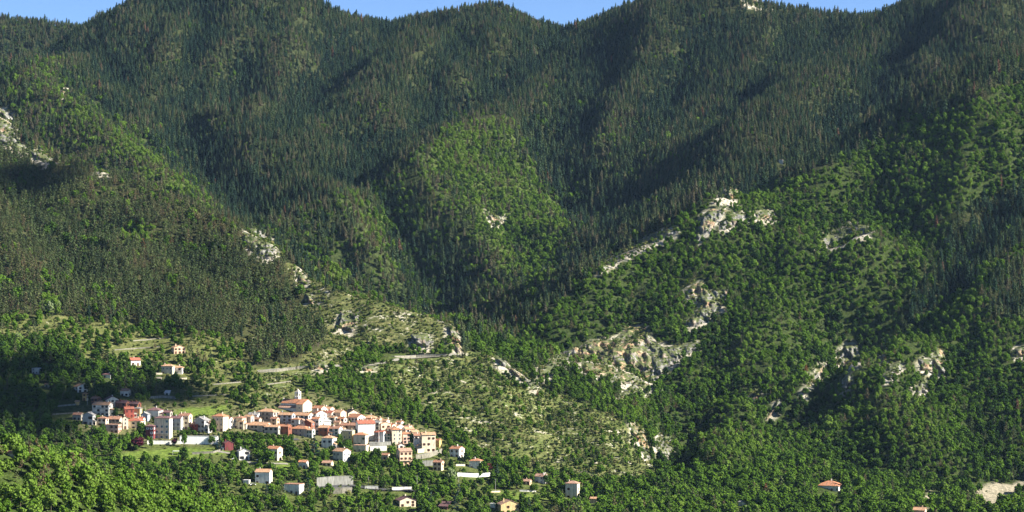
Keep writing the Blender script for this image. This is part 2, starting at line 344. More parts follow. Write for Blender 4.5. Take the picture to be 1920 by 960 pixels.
def proto_round(k):            # clipped, round headed
    rg = np.random.default_rng(300 + k); cl = [((math.cos(a) * 1.5, math.sin(a) * 1.5, z), 1.3) for a, z in [(i * 2.4, 3.2 + (i % 3) * 1.1) for i in range(9)]] + [((0, 0, 4.4), 2.3)]
    return crown_from(cl, rg, 15, .36), trunk_np(4.5, .2, .1, [c for c, r in cl[:3]], rg)
def proto_pine(k):
    rg = np.random.default_rng(200 + k); cl = []; H = 11.5
    for i in range(13):
        t = i / 12; z = 3.4 + 7.3 * t; rr = (2.15 * (1 - t) ** .75 + .1) * rg.uniform(.5, 1.1); a = i * 2.399 + rg.uniform(-.5, .5)
        cl.append(((math.cos(a) * rr, math.sin(a) * rr, z), (1.25 - .75 * t) * rg.uniform(.8, 1.15)))
    return crown_from(cl, rg, 15, .36, .7, .66), trunk_np(10.5, .2, .25, [c for c, r in cl[:9:3]], rg)
def proto_conifer(k):
    rg = np.random.default_rng(400 + k); cl = []; W = (2.0, 2.5, 1.8, 2.3)[k % 4]
    for i in range(15):
        t = i / 14; z = 1.8 + 11.6 * t; rr = (W * .62 * (1 - t) ** .8) * rg.uniform(.55, 1.1); a = i * 2.399 + rg.uniform(-.5, .5)
        cl.append(((math.cos(a) * rr, math.sin(a) * rr, z), (W * .58 * (1 - t) ** .6 + .38) * rg.uniform(.8, 1.15)))
    return crown_from(cl, rg, 13, .36, 1.05, .7), trunk_np(13, .24, .1, [c for c, r in cl[:9:3]], rg)
def proto_shrub(k):
    rg = np.random.default_rng(500 + k); cl = [((rg.uniform(-.8, .8), rg.uniform(-.8, .8), rg.uniform(.5, 1.2)), rg.uniform(.6, .95)) for i in range(4)]
    return crown_from(cl, rg, 26, .27), trunk_np(1.2, .06, .2, [c for c, r in cl[:2]], rg)
def proto_cypress(k):
    rg = np.random.default_rng(600 + k); cl = [((rg.uniform(-.15, .15), rg.uniform(-.15, .15), 1 + i * .95), .85 * (1 - (i / 9) ** 2 * .75)) for i in range(9)]
    return crown_from(cl, rg, 26, .26, 1.2), trunk_np(8, .15, .05, (), rg)
def proto_cedar(k):
    rg = np.random.default_rng(700 + k); cl = []
    for i in range(22):
        t = i / 21; z = 1.2 + 12.0 * t; rr = (3.6 * (1 - t) ** .9 + .1) * rg.uniform(.45, 1.0); a = i * 2.399
        cl.append(((math.cos(a) * rr, math.sin(a) * rr, z), (1.5 - 1.0 * t) * rg.uniform(.8, 1.1)))
    return crown_from(cl, rg, 12, .42, .5, .6), trunk_np(12, .28, .1, [c for c, r in cl[:12:3]], rg)
SPECIES = {'broadleaf_tree': (proto_broadleaf, 5, 9.0), 'conifer_tree': (proto_conifer, 4, 14.5), 'pine_tree': (proto_pine, 4, 11.5), 'shrub': (proto_shrub, 4, 1.9)}
EXTRA = {'round_tree': (proto_round, 3, 6.6, 'broadleaf_tree'), 'cypress_tree': (proto_cypress, 1, 10.2, 'conifer_tree'), 'cedar_tree': (proto_cedar, 2, 13.8, 'cedar_tree'), 'plum_tree': (proto_round, 2, 6.6, 'plum_tree')}
PARTS, WHOLE = {}, {}
for sp, spec in list(SPECIES.items()) + list(EXTRA.items()):
    fn, nv = spec[0], spec[1]; lm = LEAF[spec[3] if len(spec) > 3 else sp]; PARTS[sp] = []
    for k in range(nv):
        (cv, cf), tr = fn(k)
        crown = mesh_np('crown', cv, cf, [lm]); trunk = tr.mesh('trunk', M_BARK); PARTS[sp].append((crown, trunk))
        if sp in SPECIES:
            tv = np.array([v.co[:] for v in trunk.vertices]); polys = [tuple(p.vertices) for p in trunk.polygons]
            qf = [f for f in polys if len(f) == 4]
            F = list(cf) + [np.array(qf) + len(cv)]
            order = sum(len(f) for f in cf)
            WHOLE.setdefault(sp, []).append(mesh_np(sp + '_whole', np.concatenate([cv, tv]), F, [lm, M_BARK], [0] * order + [1] * len(qf)))

# ------------------------------------------------------------------ what grows where (areas surveyed on the photograph, then carried to the ground)
ZW, ZH = 480, 240
_zx, _zy = np.meshgrid((np.arange(ZW) + .5) * 4, (np.arange(ZH) + .5) * 4, indexing='ij')
def inside(poly, x, y):
    r = np.zeros(np.shape(x), bool); n = len(poly)
    for i in range(n):
        (x1, y1), (x2, y2) = poly[i], poly[(i + 1) % n]
        if y1 == y2: continue
        c = (y1 > y) != (y2 > y)
        r ^= c & (x < (x2 - x1) * (y - y1) / (y2 - y1) + x1)
    return r
CON, BRD, BRI, PIN, SCR, TER, VIL, LAWN, ROCK, FORE, GARD, MIX, SCREE, CMX, DPN, VWD, DRK, BOT, SCD = range(19)
ROCKS = [  # (label, outline, colour 0 grey .. 1 ochre)
 ('weathered grey limestone crag at the left end of the wooded ridge', [(-12,205),(10,212),(26,235),(32,262),(52,280),(40,284),(10,268),(-12,262)], .35),
 ('pale rocky step just below the grey crag on the left ridge', [(55,280),(80,284),(100,298),(98,310),(86,304),(60,292)], .5),
 ('small buff rock on the pine ridge right of the shaded hollow', [(183,312),(196,315),(203,330),(192,330)], .5),
 ('pale stepped crag on the ridge above the pine wood', [(456,440),(478,433),(500,452),(515,464),(508,478),(490,483),(480,474),(470,462),(458,458)], .45),
 ('narrow white rock fin standing on the ridge below the stepped crag', [(558,508),(568,510),(574,532),(560,532)], .4),
 ('thin white rock streak below the rock fin', [(572,550),(582,552),(588,572),(576,566)], .4),
 ('broken pale rocks scattered down the dry slope above the road', [(640,585),(672,590),(668,610),(660,622),(634,612)], .45),
 ('white rock face under the cliff-top bushes at the end of the road ridge', [(772,628),(800,626),(812,640),(800,650),(776,644)], .15),
 ('tall buff cliff ending the ridge above the road', [(838,612),(852,612),(862,640),(866,660),(856,662),(846,640)], .6),
 ('dry rocky crest dropping steeply toward the gorge', [(930,668),(948,676),(985,708),(1005,722),(996,728),(965,702),(935,680)], .5),
 ('long ochre rock edge ending the ridge at the gorge', [(1188,795),(1206,808),(1218,836),(1218,858),(1208,856),(1198,830),(1184,812)], .6),
 ('broad cliff streaked with orange above the gorge', [(1092,655),(1108,642),(1150,640),(1180,618),(1205,618),(1215,640),(1225,668),(1218,700),(1190,716),(1160,712),(1140,702),(1100,695)], .75),
 ('grey broken scree slope right of the orange streaked cliff', [(1218,640),(1245,655),(1300,645),(1308,655),(1280,668),(1245,690),(1215,735),(1165,738),(1190,718),(1220,700)], .2),
 ('low pale rock band running down left of the orange streaked cliff', [(1012,690),(1045,668),(1075,655),(1085,665),(1050,685),(1025,705),(1012,710)], .4),
 ('small grey rock below the foot of the scree slope', [(1262,855),(1240,850),(1226,835),(1236,818),(1256,822)], .1),
 ('slanting buff slab high on the right hand mountain', [(1305,440),(1318,405),(1335,393),(1360,396),(1350,408),(1330,432),(1312,446)], .5),
 ('grey rubble slope right of the slanting slab', [(1352,415),(1385,398),(1400,405),(1375,425),(1350,430)], .25),
 ('long broken rock rib left of the slanting slab', [(1130,490),(1180,462),(1225,440),(1262,428),(1268,440),(1230,450),(1190,470),(1150,494),(1130,508)], .3),
 ('pale rounded rock at the right end of the slab line', [(1418,400),(1440,392),(1452,402),(1436,412),(1420,410)], .5),
 ('tan bare patch on the crest above the slanting slab', [(1340,372),(1362,358),(1380,362),(1376,376),(1355,380)], .6),
 ('white undercut rock face in the green slope', [(1536,452),(1552,438),(1590,424),(1600,412),(1606,424),(1632,424),(1630,438),(1596,446),(1570,458),(1540,460)], .15),
 ('tan rock rubble in the middle of the right slope', [(1285,545),(1318,530),(1325,545),(1360,545),(1352,570),(1325,600),(1295,610),(1288,600),(1320,570),(1290,560)], .45),
 ('big ribbed grey crag on the lower right rib', [(1572,668),(1585,650),(1608,648),(1617,658),(1612,675),(1590,682),(1570,680)], .4),
 ('jagged rock edge descending from the ribbed crag', [(1568,675),(1552,684),(1530,712),(1512,735),(1505,732),(1522,705),(1545,682)], .4),
 ('white streaked rock below the ribbed crag', [(1580,712),(1592,704),(1598,716),(1588,730),(1576,732)], .15),
 ('thin pale rocks right of the ribbed crag', [(1652,665),(1662,655),(1664,670),(1654,685)], .5),
 ('white rocks above the dark hollow right of the ribbed crag', [(1656,705),(1665,688),(1686,678),(1690,690),(1672,712)], .2),
 ('tall pale rock tooth on the right rib', [(1752,660),(1762,652),(1773,675),(1772,698),(1762,702),(1750,680)], .35),
 ('brownish slab beside the pale rock tooth', [(1722,672),(1745,676),(1748,694),(1728,694)], .45),
 ('bluish white rock below the pale tooth', [(1718,725),(1732,708),(1742,716),(1742,740),(1730,735),(1720,740)], .1),
 ('small tan rocks in the green slope over the lower gorge', [(1405,748),(1415,728),(1426,740),(1418,754)], .5),
 ('thin tan rock streak above the lower gorge', [(1448,765),(1458,745),(1463,760),(1440,785),(1434,788)], .5),
 ('small bare rock at far right of the lower slope', [(1900,655),(1920,648),(1928,668),(1905,668)], .4),
 ('pale crag in the bright green face of the middle spur', [(910,398),(925,400),(940,405),(938,418),(922,416)], .45),
 ('white summit rock on the skyline', [(1404,-4),(1424,0),(1446,14),(1444,20),(1426,14),(1406,8)], .3),
 ('white rocks along the road cutting over the village', [(590,682),(606,676),(612,690),(596,694)], .4),
 ('bleached road bank above the village trees', [(678,688),(700,686),(706,694),(684,696)], .55),
 ('small light rock in the far conifers of the upper left', [(112,164),(126,168),(124,176),(114,172)], .45),
]
ZPOLY = [
 (GARD, [(-10,700),(1960,700),(1960,990),(-10,990)]),
 (MIX, [(0,112),(110,120),(160,180),(260,240),(340,320),(425,400),(390,410),(300,370),(200,330),(100,300),(0,215)]),
 (BRI, [(175,225),(255,262),(330,318),(412,395),(380,394),(310,350),(250,310),(200,262)]), (BRI, [(50,150),(100,160),(145,185),(190,240),(150,240),(110,185)]),
 (CMX, [(960,250),(1060,140),(1250,250),(1350,350),(1240,430),(1130,490),(1060,560),(1060,440)]),
 (MIX, [(790,290),(840,240),(900,340),(960,540),(1000,620),(880,650),(700,570),(590,520),(480,430),(600,372),(740,315)]),
 (BRI, [(830,242),(860,228),(930,220),(955,240),(1000,320),(1055,390),(1075,420),(1055,470),(1040,540),(1005,590),(960,530),(905,455),(880,390),(850,340),(800,320)]),
 (BRI, [(560,470),(640,500),(670,530),(640,535),(590,515)]), (BRI, [(690,400),(740,410),(730,450),(690,440)]),
 (BRD, [(1005,600),(1140,492),(1240,432),(1340,366),(1480,345),(1600,290),(1700,228),(1780,200),(1960,135),(1960,980),(1240,980),(1230,850),(1160,780),(1000,720),(870,655),(900,630),(960,640)]),
 (DPN, [(1700,228),(1800,150),(1960,80),(1960,135),(1800,200)]),
 (DPN, [(1770,430),(1830,385),(1960,330),(1960,440),(1850,500),(1790,560),(1720,605),(1700,615),(1700,570),(1740,520)]), (DPN, [(1870,520),(1960,470),(1960,600),(1860,600),(1840,560)]),
 (PIN, [(-10,262),(100,300),(200,325),(280,362),(350,390),(440,424),(500,458),(560,520),(585,570),(530,592),(440,640),(330,618),(200,600),(90,590),(-10,605)]),
 (BRI, [(195,432),(260,425),(305,438),(302,460),(240,462)]), (BRI, [(340,470),(400,470),(390,490),(345,490)]), (BRI, [(72,555),(112,560),(118,592),(80,592)]),
 (SCD, [(450,430),(500,452),(570,520),(640,545),(700,562),(830,600),(868,668),(700,700),(480,700),(440,645),(540,590),(575,560),(520,490)]),
 (PIN, [(470,655),(545,600),(600,605),(615,640),(560,680),(470,690)]),
 (SCR, [(480,690),(870,660),(930,666),(1000,720),(1080,752),(1150,785),(1205,820),(1222,860),(1222,890),(1160,905),(1040,890),(950,870),(830,805),(760,760),(640,760),(480,745)]),
 (VWD, [(545,715),(620,695),(700,690),(770,750),(840,800),(930,870),(860,850),(780,800),(690,770),(600,755)]),
 (VWD, [(650,672),(700,645),(760,650),(790,660),(840,640),(852,662),(800,672),(660,692)]),
 (TER, [(-10,605),(90,590),(200,602),(330,618),(440,640),(480,690),(490,765),(380,785),(0,850)]),
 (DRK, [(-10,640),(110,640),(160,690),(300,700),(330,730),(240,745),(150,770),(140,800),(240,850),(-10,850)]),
 (VIL, [(140,760),(300,750),(480,770),(520,735),(590,735),(700,775),(830,810),(840,850),(740,842),(600,842),(440,830),(340,838),(140,812)]),
 (GARD, [(180,830),(340,838),(440,830),(600,842),(740,842),(835,848),(900,862),(1000,885),(1130,902),(1240,985),(380,985)]),
 (BOT, [(1060,925),(1200,905),(1300,900),(1350,890),(1450,885),(1530,925),(1600,918),(1710,945),(1800,935),(1960,920),(1960,985),(1060,985)]),
 (LAWN, [(225,852),(290,842),(420,838),(425,850),(300,868),(230,864)]), (LAWN, [(460,872),(560,868),(545,882),(470,886)]), (LAWN, [(945,925),(1045,930),(1000,942),(950,936)]), (LAWN, [(330,765),(440,760),(400,780),(330,778)]),
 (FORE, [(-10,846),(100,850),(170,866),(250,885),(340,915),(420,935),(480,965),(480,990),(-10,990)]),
 (SCREE, [(1832,912),(1858,903),(1890,908),(1930,898),(1930,922),(1892,934),(1868,958),(1846,952),(1838,934)]), (SCREE, [(1722,945),(1742,920),(1762,932),(1740,960),(1726,962)]),
]
ZONE = np.full((ZW, ZH), CON, np.int8)
for zid, poly in ZPOLY: ZONE[inside(poly, _zx, _zy)] = zid
ROCKS = [(a, [(x + (x - sum(p[0] for p in b) / len(b)) * .12, y + (y - sum(p[1] for p in b) / len(b)) * .12) for x, y in b], c) for a, b, c in ROCKS]
for _, poly, _c in ROCKS:
    for dy in (0, 5, 9): ZONE[inside([(x, y + dy) for x, y in poly], _zx, _zy)] = ROCK
# which ground is seen from the viewpoint: highest sight line so far along each bearing
_bx = np.arange(-200, 2121, 8.0)
_BX, _BD = np.meshgrid(_bx, _D, indexing='ij')
_py = HOR - F_PX * ground(_BD * (_BX - W_PX / 2) / F_PX, _BD) / _BD
_run = np.minimum.accumulate(_py, 1)
def hidden_px(x, y, py):                 # how many photo pixels a point lies under the nearer ground
    px = W_PX / 2 + F_PX * x / y
    i = np.clip(np.round((px - _bx[0]) / 8).astype(int), 0, len(_bx) - 1); j = np.clip(((y - 12 - _D[0]) / 4).astype(int), 0, len(_D) - 1)
    return np.where(y < _D[0] + 12, 0, py - _run[i, j])
def zone_at(x, y, z, jitter=7.0, dither=0.0):
    px, py = project(x, y, z); h = hidden_px(x, y, py)
    far = np.clip((y - 1750) / 700, .35, 2.2); jx = jitter * far * (fbm(x / 26, y / 26, 3, 41, .7) + .9 * perlin(x / 80, y / 80, 43)); jy = jitter * .8 * far * (fbm(x / 26, y / 26, 3, 57, .7) + .9 * perlin(x / 80, y / 80, 59))
    if dither: jx = jx + dither * far * RNG.normal(size=jx.shape) * .6; jy = jy + dither * far * RNG.normal(size=jy.shape) * .5
    zz = ZONE[np.where(px > W_PX + 4, 470, np.where(px < -4, 22, np.clip(((px + jx) / 4).astype(int), 0, ZW - 1))), np.clip(((py + jy) / 4).astype(int), 0, ZH - 1)]
    back = np.where(y > 2600, CON, np.where(y > 1960, BRD, SCR))
    return np.where(h > 4, back, zz), px, py, h

# ------------------------------------------------------------------ the ground sheet
_zn, _, _, _ = zone_at(XX, np.maximum(YY, 300), ZZ, 5.0)
_zn = np.where((YY < 860), FORE, _zn)
GCOL = {CON: (.032,.040,.018), BRD: (.034,.050,.016), BRI: (.06,.085,.024), PIN: (.045,.05,.022), SCR: (.092,.116,.038), SCD: (.084,.098,.036), TER: (.095,.110,.038), VIL: (.105,.11,.05),
        LAWN: (.105,.15,.032), ROCK: (.34,.32,.27), FORE: (.045,.07,.018), GARD: (.075,.095,.03), MIX: (.04,.055,.02), SCREE: (.25,.225,.17), CMX: (.038,.046,.02), DPN: (.036,.042,.018),
        VWD: (.055,.075,.022), DRK: (.05,.07,.025), BOT: (.06,.085,.025)}
lut = np.array([GCOL[k] for k in range(19)]); rk = np.array([.8 if k == ROCK else .42 if k == SCR else .42 if k == SCD else .28 if k in (TER,) else 0.04 for k in range(19)])
gc = np.concatenate([lut[_zn], rk[_zn][..., None]], -1)
n0, n1 = XX.shape
idx = np.arange(n0 * n1).reshape(n0, n1)
gme = mesh_np('ground', np.stack([XX, YY, ZZ], -1).reshape(-1, 3), np.stack([idx[:-1, :-1], idx[1:, :-1], idx[1:, 1:], idx[:-1, 1:]], -1).reshape(-1, 4), smooth=True)
ca = gme.color_attributes.new('cover', 'FLOAT_COLOR', 'POINT'); ca.data.foreach_set('color', gc.reshape(-1, 4).astype(np.float32).ravel())
def ground_mat():
    m, n, l, b = mat_new('hillside_ground', 1.0); b.inputs['Specular IOR Level'].default_value = 0
    at = n.new('ShaderNodeAttribute'); at.attribute_name = 'cover'; tc = n.new('ShaderNodeTexCoord')
    n1 = n.new('ShaderNodeTexNoise'); n1.inputs['Scale'].default_value = .35; n1.inputs['Detail'].default_value = 8; n1.inputs['Roughness'].default_value = .65; l.new(tc.outputs['Object'], n1.inputs[0])
    n2 = n.new('ShaderNodeTexNoise'); n2.inputs['Scale'].default_value = .07; n2.inputs['Detail'].default_value = 6; l.new(tc.outputs['Object'], n2.inputs[0])
    # grass tufts against bare earth
    mv = n.new('ShaderNodeValToRGB'); mv.color_ramp.elements[0].position = .32; mv.color_ramp.elements[1].position = .68; mv.color_ramp.elements[0].color = (.45, .48, .42, 1); mv.color_ramp.elements[1].color = (1.45, 1.38, 1.3, 1); l.new(n1.outputs['Fac'], mv.inputs[0])
    mu = n.new('ShaderNodeMix'); mu.data_type = 'RGBA'; mu.blend_type = 'MULTIPLY'; mu.inputs[0].default_value = 1; mc = n.new('ShaderNodeMapping'); mc.inputs['Scale'].default_value = (.6, 1, 2.4); l.new(tc.outputs['Object'], mc.inputs[0])
    n3 = n.new('ShaderNodeTexNoise'); n3.inputs['Scale'].default_value = .11; n3.inputs['Detail'].default_value = 7; n3.inputs['Roughness'].default_value = .6; l.new(mc.outputs[0], n3.inputs[0])
    r3 = n.new('ShaderNodeMapRange'); r3.inputs['From Min'].default_value = .46; r3.inputs['From Max'].default_value = .62; l.new(n3.outputs['Fac'], r3.inputs['Value'])
    sf = n.new('ShaderNodeMath'); sf.operation = 'MULTIPLY'; l.new(r3.outputs[0], sf.inputs[0]); l.new(at.outputs['Alpha'], sf.inputs[1])
    ms = n.new('ShaderNodeMix'); ms.data_type = 'RGBA'; l.new(sf.outputs[0], ms.inputs[0]); l.new(at.outputs['Color'], ms.inputs[6]); ms.inputs[7].default_value = (.20, .18, .09, 1); l.new(ms.outputs[2], mu.inputs[6]); l.new(mv.outputs[0], mu.inputs[7])
    # bare rock where the slope is stony
    ad = n.new('ShaderNodeMath'); ad.operation = 'ADD'; l.new(n1.outputs['Fac'], ad.inputs[0]); l.new(n2.outputs['Fac'], ad.inputs[1])
    th = n.new('ShaderNodeMath'); th.operation = 'MULTIPLY_ADD'; th.inputs[1].default_value = .85; th.inputs[2].default_value = -.05; l.new(at.outputs['Alpha'], th.inputs[0])
    sm = n.new('ShaderNodeMath'); sm.operation = 'ADD'; l.new(ad.outputs[0], sm.inputs[0]); l.new(th.outputs[0], sm.inputs[1])
    rr = n.new('ShaderNodeMapRange'); rr.inputs['From Min'].default_value = 1.42; rr.inputs['From Max'].default_value = 1.56; l.new(sm.outputs[0], rr.inputs['Value'])
    rc = n.new('ShaderNodeValToRGB'); rc.color_ramp.elements[0].position = .35; rc.color_ramp.elements[1].position = .65; rc.color_ramp.elements[0].color = (.22, .19, .14, 1); rc.color_ramp.elements[1].color = (.47, .43, .34, 1); l.new(n1.outputs['Fac'], rc.inputs[0])
    mr = n.new('ShaderNodeMix'); mr.data_type = 'RGBA'; l.new(rr.outputs[0], mr.inputs[0]); l.new(mu.outputs[2], mr.inputs[6]); l.new(rc.outputs[0], mr.inputs[7])
    l.new(mr.outputs[2], b.inputs['Base Color'])
    bp = n.new('ShaderNodeBump'); bp.inputs['Strength'].default_value = .9; bp.inputs['Distance'].default_value = 1.2; l.new(n1.outputs['Fac'], bp.inputs['Height']); l.new(bp.outputs[0], b.inputs['Normal'])
    return m
gme.materials.append(ground_mat())
tag(link('hills', gme), 'wooded mountain slopes falling to a narrow gorge below the village', kind='structure')

# ------------------------------------------------------------------ rock faces
def rock_mat(name, och):
    m, n, l, b = mat_new(name, .95)
    tc = n.new('ShaderNodeTexCoord'); mp = n.new('ShaderNodeMapping'); mp.inputs['Scale'].default_value = (1, 1, .55); mp.inputs['Rotation'].default_value = (.2, .35, 0); l.new(tc.outputs['Object'], mp.inputs[0])
    a = n.new('ShaderNodeTexNoise'); a.inputs['Scale'].default_value = .27; a.inputs['Detail'].default_value = 10; a.inputs['Roughness'].default_value = .62; l.new(mp.outputs[0], a.inputs[0])
    c = n.new('ShaderNodeTexNoise'); c.inputs['Scale'].default_value = .05; c.inputs['Detail'].default_value = 4; l.new(mp.outputs[0], c.inputs[0])
    r = n.new('ShaderNodeValToRGB'); e = r.color_ramp.elements; e[0].position = .32; e[0].color = (.06, .056, .048, 1); e[1].position = .70; e[1].color = (.31, .30, .27, 1); e.new(.48).color = (.175, .168, .145, 1); l.new(a.outputs['Fac'], r.inputs[0])
    o = n.new('ShaderNodeValToRGB'); o.color_ramp.elements[0].position = .35; o.color_ramp.elements[0].color = (.25, .13, .06, 1); o.color_ramp.elements[1].position = .6; o.color_ramp.elements[1].color = (.38, .285, .17, 1); l.new(a.outputs['Fac'], o.inputs[0])
    f = n.new('ShaderNodeMapRange'); f.inputs['From Min'].default_value = .62 - .25 * och; f.inputs['From Max'].default_value = .78 - .25 * och; l.new(c.outputs['Fac'], f.inputs['Value'])
    mx = n.new('ShaderNodeMix'); mx.data_type = 'RGBA'; l.new(f.outputs[0], mx.inputs[0]); l.new(r.outputs[0], mx.inputs[6]); l.new(o.outputs[0], mx.inputs[7]); gn = n.new('ShaderNodeTexNoise'); gn.inputs['Scale'].default_value = .22; gn.inputs['Detail'].default_value = 5; l.new(tc.outputs['Object'], gn.inputs[0])
    ng = n.new('ShaderNodeNewGeometry'); sx = n.new('ShaderNodeSeparateXYZ'); l.new(ng.outputs['Normal'], sx.inputs[0])
    ga = n.new('ShaderNodeMath'); ga.operation = 'MULTIPLY_ADD'; ga.inputs[1].default_value = .35; l.new(sx.outputs[2], ga.inputs[0]); l.new(gn.outputs['Fac'], ga.inputs[2])
    gf = n.new('ShaderNodeMapRange'); gf.inputs['From Min'].default_value = .72; gf.inputs['From Max'].default_value = .80; l.new(ga.outputs[0], gf.inputs['Value'])
    mg = n.new('ShaderNodeMix'); mg.data_type = 'RGBA'; l.new(gf.outputs[0], mg.inputs[0]); cv = n.new('ShaderNodeTexVoronoi'); cv.feature = 'DISTANCE_TO_EDGE'; cv.inputs['Scale'].default_value = .28; cd = n.new('ShaderNodeVectorMath'); cd.operation = 'MULTIPLY_ADD'; cd.inputs[1].default_value = (2.5, 2.5, 2.5); l.new(a.outputs['Color'], cd.inputs[0]); l.new(mp.outputs[0], cd.inputs[2]); l.new(cd.outputs[0], cv.inputs['Vector'])
    ck = n.new('ShaderNodeMapRange'); ck.inputs['From Max'].default_value = .12; ck.inputs['To Min'].default_value = .3; l.new(cv.outputs['Distance'], ck.inputs['Value'])
    cm = n.new('ShaderNodeMix'); cm.data_type = 'RGBA'; cm.blend_type = 'MULTIPLY'; cm.inputs[0].default_value = 1; l.new(mx.outputs[2], cm.inputs[6]); l.new(ck.outputs[0], cm.inputs[7]); l.new(cm.outputs[2], mg.inputs[6]); mg.inputs[7].default_value = (.085, .10, .035, 1); l.new(mg.outputs[2], b.inputs['Base Color'])
    bp = n.new('ShaderNodeBump'); bp.inputs['Strength'].default_value = 1; bp.inputs['Distance'].default_value = 1.5; l.new(a.outputs['Fac'], bp.inputs['Height']); l.new(bp.outputs[0], b.inputs['Normal'])
    return m
MARKS = []
RM = [rock_mat('limestone_grey', .1), rock_mat('limestone_buff', .45), rock_mat('limestone_ochre', .8)]
OPEN_VIEW = [(1832, 1930, 900, 955, ray_ground(1880, 940, 1150)), (1722, 1762, 920, 960, ray_ground(1742, 955, 1150))]
for k, (lab, poly, och) in enumerate(ROCKS):
    _p = np.array(poly); OPEN_VIEW.append((_p[:, 0].min(), _p[:, 0].max(), _p[:, 1].min(), _p[:, 1].max(), ray_ground(_p[:, 0].mean(), _p[:, 1].max(), 1100)))
    P = np.array(poly, float); x0, y0 = P.min(0) - 3; x1, y1 = P.max(0) + 3; st = 1.5 if (x1 - x0) * (y1 - y0) < 6000 else 2.0
    gx, gy = np.arange(x0, x1, st), np.arange(y0, y1, st)
    # stand the face on the ground: centre distance from the survey, cliff plane leaning back
    dc = np.median([ray_ground(px, py, 1100) for px, py in list(poly) + [P.mean(0)]]); dc = min(dc, 3640)
    GXp, GYp = np.meshgrid(gx, gy, indexing='ij')
    dist = np.full(GXp.shape, 1e9)
    for (ax, ay), (bx, by) in zip(P, np.roll(P, -1, 0)):
        t = np.clip(((GXp - ax) * (bx - ax) + (GYp - ay) * (by - ay)) / max((bx - ax) ** 2 + (by - ay) ** 2, 1e-6), 0, 1); dist = np.minimum(dist, np.hypot(GXp - ax - t * (bx - ax), GYp - ay - t * (by - ay)))
    dist = np.where(inside(poly, GXp, GYp), dist, -dist)
    D = np.array([[ray_ground(px, py, 1100) for py in gy] for px in gx])
    D = np.clip(D, dc - 120, dc + 70)
    xs, zs = D * (GXp - W_PX / 2) / F_PX, D * (HOR - GYp) / F_PX
    flute = ridged(xs / 17 + .4 * zs / 17 + .5 * perlin(xs / 20, zs / 20, 6), zs / 40 + 3 * k, 3, 71 + k); crag = fbm(xs / 7, zs / 15, 4, 91 + k, .6); ledge = perlin(xs / 25, zs / 6, 5 + k)
    push = np.clip(dist / 5, -1.2, 1) * 3.6 + np.clip(dist / 5, .15, 1) * (2.4 * flute + 3.6 * crag + 2.2 * ledge + 1.2 * np.round(1.5 * perlin(xs / 6 + 3, (zs + .3 * xs) / 3.5, 8 + k)))
    Dn = D - push
    keep = (dist + 5 * fbm(GXp / 9, GYp / 7, 2, k)) > -3.0
    V = np.stack([Dn * (GXp - W_PX / 2) / F_PX, Dn, Dn * (HOR - GYp) / F_PX], -1).reshape(-1, 3)
    a, b_ = GXp.shape; ii = np.arange(a * b_).reshape(a, b_); kq = keep[:-1, :-1] & keep[1:, :-1] & keep[1:, 1:] & keep[:-1, 1:]
    Fq = np.stack([ii[:-1, :-1], ii[:-1, 1:], ii[1:, 1:], ii[1:, :-1]], -1)[kq]
    if not len(Fq): continue
    used = np.unique(Fq); remap = np.full(a * b_, -1); remap[used] = np.arange(len(used))
    V = V[used]; base = V.mean(0)
    o = link('rock_face', mesh_np('rock_face', V - base, remap[Fq], [RM[0 if och < .3 else 1 if och < .58 else 2]])); o.location = base
    tag(o, lab, 'rock', 'rock faces on the slopes'); MARKS.append((lab, x0 + 3, x1 - 3, y0 + 3, y1 - 3))

# ------------------------------------------------------------------ buildings
CLEAR = []
N_SINGLE = 300
WIN = {}
def win_mesh(sh, big=False):
    key = (sh, big)
    if key not in WIN:
        w, h = (1.5, 1.75) if big else (.9, 1.35); f, g = MB(), MB()
        for x0, x1, z0, z1 in ((-w/2-.1, -w/2, -.1, h+.1), (w/2, w/2+.1, -.1, h+.1), (-w/2, w/2, h, h+.1), (-w/2, w/2, -.1, 0), (-.03, .03, 0, h)): f.box(x0, x1, -.07, .1, z0, z1)
        f.box(-w/2-.18, w/2+.18, -.14, .1, -.2, -.101)
        if sh != 'none':
            for s in (-1, 1): f.box(*sorted((s*(w/2+.11), s*(w/2+.11+w*.48))), -.06, -.004, 0, h)
        g.box(-w/2, w/2, -.03, .08, 0, h)
        WIN[key] = (f.mesh('window', SHUT.get(sh, M_FRAME)), g.mesh('pane', M_GLASS))
    return WIN[key]
DOORM = {}
def add_window(house, x, y, z, ang, sh, big=False):
    fm, gm = win_mesh(sh, big); w = link('window', fm, house); w.location = (x, y, z); w.rotation_euler = (0, 0, ang); link('pane', gm, w)
def add_door(house, x, y, z, ang, col='brown'):
    if col not in DOORM:
        d = MB(); d.box(-.6, .6, -.06, .1, 0, 2.15); d.box(-.72, -.6, -.1, .1, 0, 2.3); d.box(.6, .72, -.1, .1, 0, 2.3); d.box(-.6, .6, -.1, .1, 2.15, 2.3); h_ = MB(); h_.box(.4, .5, -.12, -.06, 1, 1.12)
        DOORM[col] = (d.mesh('door', SHUT[col]), h_.mesh('handle', M_METAL))
    d = link('door', DOORM[col][0], house); d.location = (x, y, z); d.rotation_euler = (0, 0, ang); link('handle', DOORM[col][1], d)
